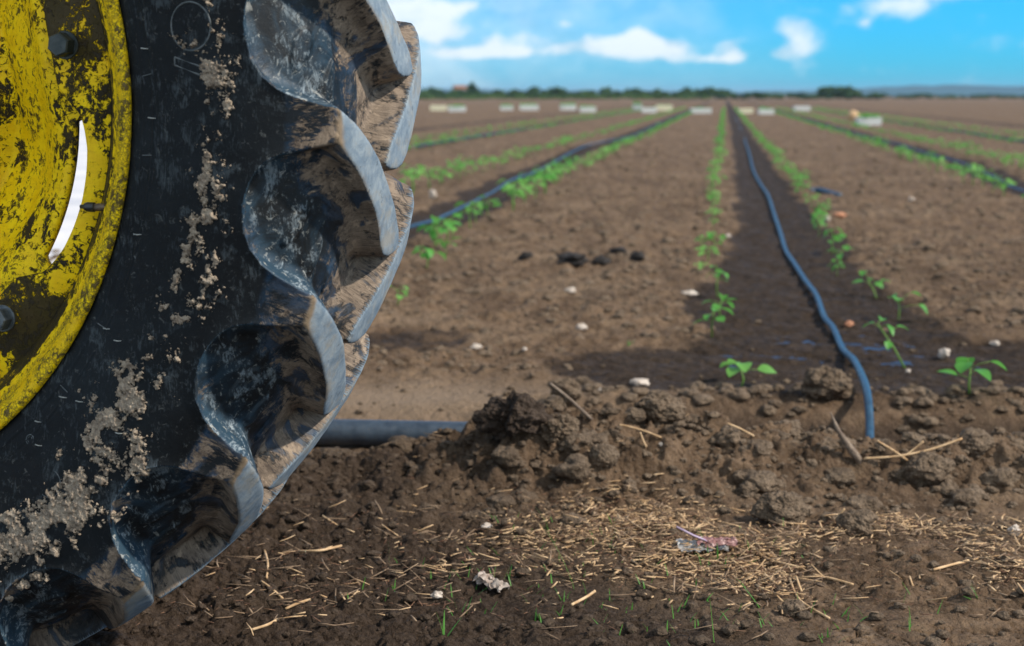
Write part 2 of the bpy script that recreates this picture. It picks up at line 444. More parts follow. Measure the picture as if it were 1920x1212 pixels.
sc.view_settings.view_transform = 'Standard'; sc.view_settings.look = 'None'
sc.view_settings.exposure = .15; sc.view_settings.gamma = 1; sc.view_settings.use_curve_mapping = False

# ------------------------------------------------------------------ the wheel
PSI = .22
HUB = .82
wheel = empty('tractor_wheel', (-.934, 1.939, .006), -PSI)
tag(wheel, 'large muddy tractor wheel with chunky black tread and worn yellow rim', 'tractor wheel')
NL = 23; PER = 360/NL; PHASE = -1.0        # lug 2's shoulder corner

# outer (lug / sidewall) and groove profiles as (a, r), bead near side -> far side
near = [(-.100, .503), (-.126, .519), (-.139, .534), (-.149, .558), (-.163, .595), (-.175, .635), (-.181, .670), (-.181, .705), (-.176, .735), (-.169, .765), (-.162, .785), (-.157, .794), (-.148, .8005), (-.12, .8105), (-.09, .8155), (-.06, .8185), (-.03, .820), (0, .8205)]
prof = near+[(-a, r) for a, r in near[::-1][1:]]
nearin = [(-.100, .503), (-.126, .519), (-.139, .534), (-.149, .558), (-.163, .595), (-.175, .635), (-.1805, .668), (-.177, .692), (-.163, .712), (-.147, .7295), (-.131, .7425), (-.118, .7515), (-.104, .7590), (-.085, .7665), (-.065, .7722), (-.045, .7762), (-.02, .7790), (0, .780)]
profin = nearin+[(-a, r) for a, r in nearin[::-1][1:]]
def resample(P, knots, t):
    P = np.array(P); return np.stack([np.interp(t, knots, P[:, 0]), np.interp(t, knots, P[:, 1])], 1)
P0 = np.array(prof)
seg = np.hypot(*np.diff(P0, axis=0).T); S_kn = np.concatenate([[0], np.cumsum(seg)])
SL = S_kn[-1]; SC = SL/2                       # centre line
def catmull(P, knots, t):
    P = np.array(P); out = np.zeros((len(t), 2))
    m = np.gradient(P, knots, axis=0)
    i = np.clip(np.searchsorted(knots, t, 'right')-1, 0, len(knots)-2)
    h = (knots[i+1]-knots[i])[:, None]; u = ((t-knots[i])/h[:, 0])[:, None]
    return ((2*u**3-3*u**2+1)*P[i]+(u**3-2*u**2+u)*h*m[i]+(-2*u**3+3*u**2)*P[i+1]+(u**3-u**2)*h*m[i+1])
def s_of(a=None, r=None):
    """arc-length of a point on the near half given axial a (tread) or radius r (sidewall)"""
    t = np.linspace(0, SC, 4000); Q = catmull(prof, S_kn, t)
    if a is not None:
        k = np.where(t > s_sh)[0]; return t[k[np.argmin(abs(Q[k, 0]-a))]] if a <= 0 else SL-t[k[np.argmin(abs(Q[k, 0]+a))]]
    k = np.where(t <= s_sh+.001)[0]; return t[k[np.argmin(abs(Q[k, 1]-r))]]
s_sh = S_kn[11]                                 # shoulder corner
def sd(theta_deg): return math.radians(theta_deg)*.79
# raised outline of one near-side lug + buttress, theta relative to phase (counter-clockwise up)
edge_pts = []     # (u, s, w)  w = fillet width of the wall on the segment that starts here
def E_(th, a=None, r=None, w=.012): edge_pts.append((sd(th), s_of(a, r), w))
E_(-12.4, a=.054, w=.020); E_(-10.9, a=.040, w=.018); E_(-9.4, a=.013, w=.018); E_(-7.7, a=-.016, w=.018); E_(-6.0, a=-.045, w=.018); E_(-4.3, a=-.074, w=.018); E_(-2.1, a=-.119, w=.018); E_(-.8, a=-.146, w=.018)
E_(-.05, r=.793, w=.02); E_(.15, r=.778, w=.024); E_(.45, r=.764, w=.028); E_(.8, r=.748, w=.032); E_(1.45, r=.730, w=.036); E_(2.6, r=.713, w=.04); E_(4.3, r=.701, w=.04)
E_(6.45, r=.696, w=.036); E_(6.9, r=.62, w=.03); E_(5.9-PER, r=.62, w=.03)
E_(6.45-PER, r=.696, w=.024); E_(-8.1, r=.6975, w=.020); E_(-7.0, r=.701, w=.018); E_(-5.9, r=.707, w=.020); E_(-4.9, r=.717, w=.024); E_(-4.1, r=.734, w=.030); E_(-3.6, r=.756, w=.038); E_(-3.1, r=.778, w=.046)
E_(-2.85, r=.793, w=.052); E_(-3.9, a=-.146, w=.056); E_(-6.0, a=-.113, w=.056); E_(-7.5, a=-.088, w=.056); E_(-8.9, a=-.064, w=.052); E_(-10.6, a=-.043, w=.044); E_(-12.0, a=-.026, w=.030); E_(-12.8, a=-.012, w=.020); E_(-13.1, a=.01, w=.018); E_(-13.0, a=.035, w=.018); E_(-12.75, a=.048, w=.018)
EP = np.array(edge_pts)

def seg_dist(U, S, A, B):
    ab = B-A; L = (ab**2).sum()+1e-12
    t = np.clip(((U-A[0])*ab[0]+(S-A[1])*ab[1])/L, 0, 1)
    return np.hypot(U-A[0]-t*ab[0], S-A[1]-t*ab[1]), t
def poly_field(U, S, EPp):
    n = len(EPp); inside = np.zeros(U.shape, bool); dm = np.full(U.shape, 9.); tw = np.full(U.shape, 9.); wm = np.full(U.shape, .01); ec = np.zeros(U.shape)
    arc = 0.
    for i in range(n):
        A = EPp[i, :2]; B = EPp[(i+1) % n, :2]
        d, t = seg_dist(U, S, A, B); L = np.hypot(*(B-A))
        w = EPp[i, 2]*(1-t)+EPp[(i+1) % n, 2]*t
        k = d < dm
        tw = np.where(k, d/w, tw); wm = np.where(k, w, wm); ec = np.where(k, arc+t*L, ec); dm = np.where(k, d, dm)
        arc += L
        c = ((A[1] > S) != (B[1] > S)) & (U < (B[0]-A[0])*(S-A[1])/(B[1]-A[1]+1e-12)+A[0])
        inside ^= c
    return inside, dm, tw, wm, ec

def wallg(dm, w):
    x = np.clip(dm/w, 0, 1)
    return (.46*smooth(0, 1, dm/.012)+.54*(1-(1-x)**2.1))

def tyre_fields(U, S):
    """U metres round the tread (one period, wrapped), S arc-length. returns m (0 groove..1 raised), dist, etc."""
    perU = sd(PER)
    ins = np.zeros(U.shape, bool); dm = np.full(U.shape, 9.); tw = np.full(U.shape, 9.); wm = np.full(U.shape, .01); ec = np.zeros(U.shape); g = np.ones(U.shape)
    mir = EP.copy(); mir[:, 1] = SL-mir[:, 1]; mir[:, 0] += perU*.5
    for pi, P in enumerate((EP, mir)):
        for k in (-2, -1, 0, 1, 2):
            Q = P.copy(); Q[:, 0] += k*perU
            i, d, t, w, e = poly_field(U, S, Q)
            ins |= i
            c = t < tw
            tw = np.where(c, t, tw); wm = np.where(c, w, wm); ec = np.where(c, e+pi*3.3, ec); dm = np.minimum(dm, d)
            g = g*wallg(d, w)
    solid = (S < s_of(r=.6955)-.001) | (S > SL-s_of(r=.6955)+.001)
    ins |= solid
    g = np.clip(g, 0, 1)
    m = np.where(ins, 1-0.035*np.exp(-dm/.0016), 1-g)
    m = np.where(ins, np.where(solid, 1, m), np.minimum(m, .965))
    return m, ins, dm, tw, wm, ec

nT, s_near, s_far = 116, 330, 120
tnear = np.linspace(0, SC+.06, s_near); tfar = np.linspace(SC+.06, SL, s_far+1)[1:]
tt = np.concatenate([tnear, tfar])
PO = catmull(prof, S_kn, tt); PI_ = catmull(profin, S_kn, tt)
th = np.arange(nT)/nT*PER                      # degrees within a period, from phase
TH, SS = np.meshgrid(th, tt, indexing='ij')
UU = np.radians(TH)*.79
m, ins, dm, tw, wm, ecf = tyre_fields(UU, SS)
Ao = PO[None, :, 0]; Ro = PO[None, :, 1]; Ai = PI_[None, :, 0]; Ri = PI_[None, :, 1]
A_ = Ai+(Ao-Ai)*m; R_ = Ri+(Ro-Ri)*m
# raised ovals on the groove floors
for (oa, orr, oth, la, lr) in ((-.134, .740, 4.9, .011, .030), (-.097, .762, 2.3, .010, .028), (-.062, .773, .4, .009, .027)):
    for sgn in (1, -1):
        so_ = tt[np.argmin(np.hypot(PI_[:s_near, 0]-oa, PI_[:s_near, 1]-orr))]
        if sgn < 0: so_ = SL-so_
        for k in (-1, 0, 1):
            c_ = sd(oth+k*PER - (0 if sgn > 0 else 0) + (PER*.5 if sgn < 0 else 0))
            du = UU-c_; ds = SS-so_; al = .30*sgn
            p = (du*math.cos(al)+ds*math.sin(al))/lr; q = (-du*math.sin(al)+ds*math.cos(al))/la
            b = smooth(1.0, .78, np.sqrt(p*p+q*q))*np.clip(1-m*4, 0, 1)
            R_ = R_+.0028*b; A_ = A_-.0022*b*np.sign(-Ao+1e-9)*(abs(Ao) > .09)
# lip bead round the scoop of each pocket
trl = 1-smooth(.040, .050, wm)
nearlip = (SS < s_sh-.003)*trl*smooth(s_of(r=.689), s_of(r=.6945), SS)
lip = (SS < s_sh-.004)*np.where(ins, np.exp(-dm/.0045), np.exp(-dm/.020))*nearlip
A_ = A_-.0026*lip
lip = np.exp(-dm/.0035)*nearlip
# moulded rings near the bead
for rr_, hh in ((.549, .0013), (.5655, .0016)):
    ring = np.exp(-((SS-s_of(r=rr_))/.0013)**2)
    A_ = A_-hh*ring
step = smooth(s_of(r=.566), s_of(r=.570), SS)*(SS < SC)*(1-smooth(s_of(r=.61), s_of(r=.67), SS))
A_ = A_-.0012*step
# attributes
tread = (SS > s_sh+.001) & (SS < SL-s_sh-.001)
cap = np.where(ins & tread, 1., 0.)*smooth(0, .004, np.minimum(abs(SS-s_sh), abs(SL-s_sh-SS)))
cap = np.maximum(cap, 0)
wallf = np.clip(1-tw, 0, 1)*(~ins)
lead = smooth(.030, .050, wm)*(~ins)
floorc = (~ins)*smooth(.62, .95, SS/SC)*smooth(0, .3, (np.where(SS > SC, 1.3, 1))*(SS > s_sh-.03))
brown = np.clip(lead*wallf**.5*1.0+floorc*.7+(~ins)*(SS > SC-.06)*.7, 0, 1.2)
butt = ins*(SS < s_sh)*(smooth(s_of(r=.728), s_of(r=.752), SS))
brown = np.maximum(brown, butt*.85)
trail = (~ins)*(1-smooth(.036, .048, wm))
chalk = np.clip(trail*wallf*.75+.55*(~ins)*(SS < s_sh+.03)+lip*.25, 0, 1.2)*(SS < SC+.03)
edge_b = ins*tread*np.exp(-dm/.004)*(wm > .04)*.7+ins*np.exp(-(abs(SS-s_sh)/.006)**2)*.9
side = ins*(SS < s_sh)*1.
buttm = butt
V = []; at = {k: [] for k in ('cap', 'brown', 'chalk', 'edge', 'side', 'ec', 'dm', 'gu', 'gs', 'butt')}
for k in range(NL):
    # small irregularity of wear from lug to lug
    ang = np.radians(TH+PHASE+k*PER)
    w = 1+.0
    fl = fbm(R_*np.cos(ang), A_, R_*np.sin(ang), 30, 3, 3)*.0010
    rr = R_+fl*(1-.0*m)
    V.append(np.stack([rr*np.cos(ang), A_+fl*.6, rr*np.sin(ang)+HUB], -1).reshape(-1, 3))
    f = .45+.55*(.5+.5*math.sin(k*2.4+.7))
    bt = brown
    top = math.sin(R(PHASE+k*PER+5))          # chalk stronger in upper pockets than in lower ones
    ck = chalk*(1.0+.55*max(0, top+.05))
    ck = np.clip(ck, 0, 1.5)
    for nm, arr in (('cap', cap), ('brown', bt), ('chalk', ck), ('edge', edge_b), ('side', side), ('ec', ecf+k*.77), ('dm', dm), ('gu', UU+k*sd(PER)), ('gs', SS), ('butt', buttm*1.)):
        at[nm].append(arr.ravel())
V = np.concatenate(V); at = {k: np.concatenate(v) for k, v in at.items()}
F = grid_faces(nT*NL, len(tt), wrap_r=True)
tyre = mesh_np('tyre', V, F[:, ::-1], M['rubber'], wheel, attrs=at)

def wheel_pt(r, th_deg, a=None):
    """point on the sidewall of the tyre in wheel-local coordinates"""
    if a is None: a = float(np.interp(r, [p[1] for p in near[:11]], [p[0] for p in near[:11]]))
    t = R(th_deg)
    return Vector((r*math.cos(t), a, r*math.sin(t)+HUB))

# dried mud caked along the sidewall: a thin crust of its own
def crust(th0, th1, r0, r1, prof_r, thick, seed, thr, name='dried_mud', step_=.0011):
    nt = int(R(th1-th0)*.63/step_); nr = int((r1-r0)/step_)
    T, Q = np.meshgrid(np.linspace(th0, th1, nt), np.linspace(r0, r1, nr), indexing='ij')
    a = np.interp(Q, [p[1] for p in near[:11]], [p[0] for p in near[:11]])
    x = Q*np.cos(np.radians(T)); z = Q*np.sin(np.radians(T))
    rc = np.interp(T, prof_r[0][::-1], prof_r[1][::-1]); wd = np.interp(T, prof_r[0][::-1], prof_r[2][::-1])
    band = 1-np.abs(Q-rc)/wd
    n = fbm(x, z, None, 42, 6, seed, .72)*1.9+fbm(x, z, None, 9, 2, seed+9)*.6
    d = band*.62+n-thr
    crumb = lumps(x, z, .0055, seed+3, .35, .8)*.8+lumps(x, z, .0025, seed+5, .35, .8)*.8
    hgt = np.clip(d*6, 0, 1)**.6*(thick*.45+crumb*.75+thick*.5*np.clip(fbm(x, z, None, 60, 3, seed+1), 0, 1))
    keep = d > 0
    V = np.stack([x, a-hgt-.0006+.0022*(~keep), z+HUB], -1).reshape(-1, 3)
    Fq = grid_faces(nt, nr); kf = keep.ravel()[Fq].any(1); Fq = Fq[kf]
    used = np.unique(Fq); mp = np.full(len(V), -1); mp[used] = np.arange(len(used))
    return V[used], mp[Fq]
# theta, centre radius, half width
MB = ([16, 8, 5, 2, -2, -8, -14, -18, -22, -27, -31, -36, -41, -46, -51, -56, -62, -80],
      [.652, .656, .654, .650, .645, .644, .640, .636, .635, .633, .631, .637, .648, .652, .652, .650, .65, .65],
      [.010, .010, .034, .012, .015, .021, .012, .024, .020, .016, .030, .042, .040, .034, .020, .036, .04, .03])
mv, mf = crust(-80, 14, .575, .72, MB, .0035, 21, .30)
mud = mesh_np('dried_mud', mv, mf[:, ::-1], M['mud'], tyre)
mv2, mf2 = crust(-80, 14, .600, .690, ([14, -8, -30, -50, -80], [.668, .67, .662, .668, .67], [.045, .04, .05, .05, .05]), .0012, 57, 1.02)
mud2 = mesh_np('mud_fleck', mv2, mf2[:, ::-1], M['mud'], tyre)
mud2['kind'] = 'stuff'
mud['label'] = 'pale crusty dried mud caked in a band along the sidewall'

# moulded marks on the sidewall
def tube(pts, rad, n=6, closed=False, flat=1.):
    pts = [Vector(p) for p in pts]; V = []; N = len(pts)
    up = Vector((0, 0, 1))
    prev = None
    for i, p in enumerate(pts):
        a = pts[(i-1) % N] if (closed or i > 0) else p; b = pts[(i+1) % N] if (closed or i < N-1) else p
        d = (b-a).normalized()
        if prev is None:
            s_ = d.cross(Vector((0, 0, 1)) if abs(d.z) < .9 else Vector((1, 0, 0))).normalized()
        else:
            s_ = (prev-d*prev.dot(d)).normalized()
        prev = s_; t_ = d.cross(s_)
        rr = rad[i] if hasattr(rad, '__len__') else rad
        for k in range(n):
            q = 2*math.pi*k/n
            V.append(p+s_*math.cos(q)*rr+t_*math.sin(q)*rr*flat)
    F = []
    for i in range(N if closed else N-1):
        j = (i+1) % N
        for k in range(n):
            k2 = (k+1) % n
            F.append((i*n+k, i*n+k2, j*n+k2, j*n+k))
    caps = [] if closed else [tuple(range(n))[::-1], tuple((N-1)*n+k for k in range(n))]
    return [tuple(v) for v in V], F, caps
class MB_:
    def __init__(s): s.V = []; s.F = {}
    def addm(s, V, F):
        o = len(s.V); s.V += [tuple(v) for v in V]
        for f in F: s.F.setdefault(len(f), []).append([o+i for i in f])
    def tube(s, *a, **k):
        V, F, c = tube(*a, **k); s.addm(V, F+c)
    def build(s, name, mat, parent=None, smooth=True, **kw):
        return mesh_np(name, np.array(s.V), [np.array(v) for v in s.F.values()], mat, parent, smooth, **kw)

def wp(r, t, lift=.0006):
    p = wheel_pt(r, t); return (p.x, p.y-lift, p.z)
def circ_mark(r, t, rad, th_=.0011, n=40, arc=(0, 360), aa=1.):
    mk = MB_(); pts = []
    for k in range(n+1):
        q = R(arc[0]+(arc[1]-arc[0])*k/n)
        c = wheel_pt(r, t)
        x = c.x+rad*math.cos(q); z = c.z+rad*math.sin(q)*aa
        rr = math.hypot(x, z-HUB); tt_ = math.degrees(math.atan2(z-HUB, x))
        pts.append(wp(rr, tt_))
    mk.tube(pts, th_, 5); mk.build('moulded_mark', M['mould'], tyre)
circ_mark(.630, 6.95, .0268, .0014); circ_mark(.627, -48.1, .0168, .0008)
def line_mark(pts, th_=.0011):
    mk = MB_(); out = []
    for i in range(len(pts)-1):
        for k in range(6):
            f = k/6; out.append(wp(pts[i][0]*(1-f)+pts[i+1][0]*f, pts[i][1]*(1-f)+pts[i+1][1]*f))
    out.append(wp(*pts[-1])); mk.tube(out, th_, 5); mk.build('moulded_mark', M['mould'], tyre)
line_mark([(.6027, 4.05), (.6018, 3.2), (.6588, 1.2), (.6613, 2.0), (.6027, 4.05)], .0013)
circ_mark(.577, -18.5, .014, .0007, 16, (200, 300))
circ_mark(.568, -47.5, .006, .0008, 16); circ_mark(.568, -47.5, .0035, .0006, 12)
circ_mark(.583, -31.5, .0028, .0010, 10)
for t_ in (2.2, -7.3, -29.6, -39.5): line_mark([(.549, t_), (.5655, t_+.25)], .0007)
# little rubber whiskers left by the mould vents
for (r, t_, ln) in [(q_[0]+.011, q_[1]-.5, q_[2]) for q_ in ((.549, 5.9, .011), (.553, -2.2, .010), (.552, -16.3, .011), (.556, -28.7, .011), (.578, -28.9, .012), (.553, -39.6, .011), (.575, -38.1, .011), (.571, -46.2, .010), (.548, -44.6, .009), (.642, -37, .010))]:
    w_ = MB_(); p = wheel_pt(r, t_)
    w_.tube([(p.x-ln/2, p.y-.0015, p.z+.0006), (p.x, p.y-.003, p.z), (p.x+ln/2, p.y-.0022, p.z+.0005*math.sin(t_))], [.0009, .0008, .0006], 5)
    w_.build('rubber_whisker', M['scuff'], tyre)

# rim: barrel with rolled lips
def lathe(P, nseg, mat, name, parent, extra=None, closed=False, rot=0):
    P = np.array(P); a = np.linspace(0, 2*np.pi, nseg, endpoint=False)+rot
    Aa, Pa = np.meshgrid(a, P[:, 1], indexing='ij'); _, Pr = np.meshgrid(a, P[:, 0], indexing='ij')
    V = np.stack([Pa*np.cos(Aa), Pr, Pa*np.sin(Aa)+HUB], -1).reshape(-1, 3)
    F = grid_faces(nseg, len(P), wrap_r=True, wrap_c=closed)
    at = {}
    if extra:
        for k, v in extra.items(): at[k] = np.tile(np.asarray(v, float), nseg)
    return V, F, at
rimp = [(-.098, .4915), (-.118, .500), (-.1315, .5135), (-.136, .5195), (-.1415, .5215), (-.1455, .5185), (-.1455, .5135), (-.1435, .5085), (-.1395, .5040), (-.135, .4995), (-.1285, .4955), (-.121, .4935), (-.113, .4915), (-.106, .4885), (-.1, .484),
        (-.094, .478), (-.086, .472), (-.076, .468), (-.066, .463), (-.060, .455), (-.057, .446), (-.055, .440), (-.050, .4365), (-.040, .4355), (.02, .436), (.06, .4365), (.075, .46), (.10, .484), (.1315, .4925), (.1455, .51), (.1415, .5215), (.132, .514), (.098, .4915), (.07, .475), (.05, .447), (-.03, .447), (-.05, .455), (-.08, .48)]
rp = []
for i in range(len(rimp)):           # refine
    p, q = rimp[i], rimp[(i+1) % len(rimp)]
    for k in range(4): rp.append((p[0]+(q[0]-p[0])*k/4, p[1]+(q[1]-p[1])*k/4))
rp = np.array(rp); rp[:, 1] += np.where(rp[:, 0] < -.02, np.interp(rp[:, 0], [-.11, -.055, -.02], [.0105, .002, 0]), .0105*np.clip((rp[:, 0]-.06)/.04, 0, 1)); rp = (np.roll(rp, 1, 0)+rp*2+np.roll(rp, -1, 0))/4; rp = (np.roll(rp, 1, 0)+rp*2+np.roll(rp, -1, 0))/4
lipv = np.where((rp[:, 0] < -.098), 1., 0.)
V, F, at = lathe(rp, 420, None, 'rim', None, {'lip': lipv, 'grime': np.where((rp[:, 0] > -.098) & (rp[:, 1] < .484), .55, 0)}, closed=True)
rim = mesh_np('rim', V, F, M['yellow'], wheel, attrs=at)

# mounting ring of pads welded inside the rim, scalloped inner edge; 7 pads
NB = 7; B0 = 8.4
def r_inner(th):
    x = (th-B0+360/NB/2) % (360/NB)-360/NB/2       # deg from nearest bolt
    x = np.abs(x)
    return np.interp(x, [0, 4, 7.6, 9.5, 11.7, 14, 17, 21, 25.8], [.392, .393, .3965, .410, .4255, .431, .4365, .4395, .4410])
nth = 1400
tha = np.linspace(0, 360, nth, endpoint=False); ri = r_inner(tha)
ri = np.convolve(np.concatenate([ri[-6:], ri, ri[:6]]), np.ones(5)/5, 'same')[6:-6]
rows = []; lipa = []
def padrow(frac, a):
    r = ri+(.466-ri)*frac
    rows.append(np.stack([r*np.cos(np.radians(tha)), np.full(nth, a) if np.isscalar(a) else a, r*np.sin(np.radians(tha))+HUB], -1))
for fr, a in ((1., -.0665), (.8, -.069), (.5, -.070), (.2, -.070), (.05, -.0695), (0, -.068), (0, -.063), (.03, -.0605), (.5, -.058), (1., -.054)):
    padrow(fr, a)
V = np.stack(rows, 1).reshape(-1, 3)
F = grid_faces(nth, len(rows), wrap_r=True)
gr = np.zeros((nth, len(rows))); 
xb = (tha-B0+360/NB/2) % (360/NB)-360/NB/2
gr += (np.exp(-((xb-4)/9)**2)*1.0)[:, None]
ring = mesh_np('mounting_pad_ring', V, F, M['yellow'], rim, attrs={'lip': np.zeros(len(V)), 'grime': gr.ravel()})

# dished disc behind the pads
dr = np.concatenate([np.linspace(.085, .36, 46), np.linspace(.365, .4125, 10)])
tha2 = np.linspace(0, 360, 700, endpoint=False)
TT, DD = np.meshgrid(np.radians(tha2), dr, indexing='ij')
xb2 = (tha2-B0+360/NB/2) % (360/NB)-360/NB/2
outer = np.interp(np.abs(xb2), [0, 11.4, 12.9, 30], [.432, .428, .4095, .4095])[:, None]
fr_ = (DD-.085)/(.4125-.085)
RR = .085+(outer-.085)*fr_
aa = np.interp(RR, [.085, .15, .2, .26, .33, .375, .40, .44], [-.02, -.02, .03, .07, .025, -.030, -.0535, -.0535])
corr = np.clip(np.cos(np.radians(xb2)*NB)*.5+.5, 0, 1)[:, None]
aa = aa-.030*corr*smooth(.2, .30, RR)*(1-smooth(.36, .40, RR))+.006*(1-corr)*smooth(.36, .41, RR)
front = np.stack([RR*np.cos(TT), aa, RR*np.sin(TT)+HUB], -1)
backv = front.copy(); backv[..., 1] += .009
n2 = len(dr)
full = np.concatenate([front, backv[:, ::-1]], 1)
V = full.reshape(-1, 3); F = grid_faces(700, 2*n2, wrap_r=True, wrap_c=True)
g2 = np.concatenate([np.zeros_like(RR)+.12*(RR > .34), np.zeros_like(RR)], 1)
disc = mesh_np('disc', V, F, M['yellow'], wheel, attrs={'lip': np.zeros(len(V)), 'grime': g2.ravel()})
hubm = MB_()
def cyl_y(mb, cx, cz, r0, a0, a1, n, rot=0, bev=.0, r1=None):
    r1 = r1 or r0
    prof_ = [(r0-bev, a0), (r0, a0+bev), (r1, a1)]
    V = [];
    for (r, a) in prof_:
        for k in range(n):
            q = 2*math.pi*k/n+rot; V.append((cx+r*math.cos(q), a, cz+r*math.sin(q)))
    F = [tuple(range(n))]
    for j in range(len(prof_)-1):
        for k in range(n):
            k2 = (k+1) % n; F.append((j*n+k, j*n+n+k, j*n+n+k2, j*n+k2))
    mb.addm(V, F)
cyl_y(hubm, 0, HUB, .105, -.09, .02, 40, 0, .012); hubm.build('hub', M['yellow'], wheel, False)
for k in range(NB):
    t_ = B0+k*360/NB; r_ = .4148; cx, cz = r_*math.cos(R(t_)), r_*math.sin(R(t_))+HUB
    b = MB_(); cyl_y(b, cx, cz, .0175, -.0725, -.0695, 28, 0, .001)
    mt = M['blacksteel'] if k == 0 else M['steel']
    nut = MB_(); cyl_y(nut, cx, cz, .0150, -.0900, -.0725, 6, R(20+k*17), .0018)
    bo = nut.build('hex_bolt', mt, wheel, False)
    wa = b.build('washer', mt, bo, False)
# valve
va = MB_(); t_ = -17.3
def rp_(r, t, a): return (r*math.cos(R(t)), a, r*math.sin(R(t))+HUB)
va.tube([rp_(.490, -16.2, -.084), rp_(.478, -16.6, -.088), rp_(.470, -16.9, -.089)], .0048, 12); vb = va.build('valve_stem', M['thread'], rim)
vc = MB_(); vc.tube([rp_(.4705, -16.88, -.089), rp_(.469, -16.93, -.089), rp_(.461, -17.2, -.090), rp_(.4575, -17.3, -.090), rp_(.4565, -17.35, -.090), rp_(.452, -17.5, -.090)], [.0055, .0062, .0060, .0045, .0028, .0024], 12); vc.build('valve_cap', M['valve'], vb)

# ------------------------------------------------------------------ ground
SLOPE = .148
LINES = [-7.6, -5.05, -2.08, .36, 2.80, 5.45, 8.1]
HOSE = [pix_ground(*p) for p in [(1620, 712), (1600, 690), (1580, 655), (1562, 620), (1545, 600), (1530, 560), (1510, 530), (1490, 500), (1473, 470), (1463, 440), (1450, 400), (1440, 370), (1425, 345), (1412, 320), (1405, 290), (1397, 265)]]
HOSEL = [(-2.08+SLOPE*2.6-.08, 5.2)]+[pix_ground(*p) for p in [(780, 425), (830, 410), (870, 388), (925, 360), (960, 340), (1000, 325), (1035, 308), (1070, 290), (1110, 272)]]
HOSER = [(3.9, 7.6)]+[pix_ground(*p) for p in [(1920, 358), (1870, 335), (1800, 305), (1740, 290), (1690, 272)]]

def wet_field(x, y):
    x = x+.10*fbm(x, y, None, 2.2, 4, 93)+.05*fbm(x, y, None, 9, 3, 94); y = np.maximum(y+.10*fbm(x, y, None, 2.6, 4, 95)*(y > 4), -50)
    w = np.zeros_like(x)
    hx = np.interp(y, [p[1] for p in HOSE], [p[0] for p in HOSE])
    hx = np.where(y > HOSE[-1][1], .42+SLOPE*y, hx)
    base = {0: 0}
    for li, L in enumerate(LINES):
        cx = L+SLOPE*y + (0.02*y*0 if L != .36 else 0)
        if L == .36: cx = np.where(y < 26, (hx*.5+cx*.5), cx); half = np.interp(y, [3.5, 6, 9, 20, 60], [.40, .37, .28, .21, .22])
        elif L == -2.08:
            hl = np.interp(y, [p[1] for p in HOSEL], [p[0] for p in HOSEL]); cx = np.where(y < 24, hl, cx+.1); half = np.interp(y, [0, 9, 14, 60], [.30, .28, .20, .20])
        elif L == 2.80:
            hr = np.interp(y, [p[1] for p in HOSER], [p[0] for p in HOSER]); cx = np.where(y < 24, hr, cx+.1); half = .22
        else: half = .22
        w = np.maximum(w, smooth(1.35, .7, np.abs(x-cx)/half))
    # puddled area where the hose comes out of the trench
    e = ((x-1.35)/1.25)**2+((y-4.35-.06*(x-1.3))/.46)**2
    w = np.maximum(w, smooth(1.35, .65, e))
    e = ((x-.95)/.30)**2+((y-5.0)/1.3)**2
    w = np.maximum(w, smooth(1.3, .7, e))
    e = ((x+.33)/.22)**2+((y-4.75)/.22)**2  # separate darker patch beside the tyre
    w = np.maximum(w, smooth(1.3, .8, e)*.62)
    w = np.where(y < 3.86+.06*fbm(x, y, None, 3, 2, 5), w*smooth(3.6, 3.86, y)*.6, w)
    return w

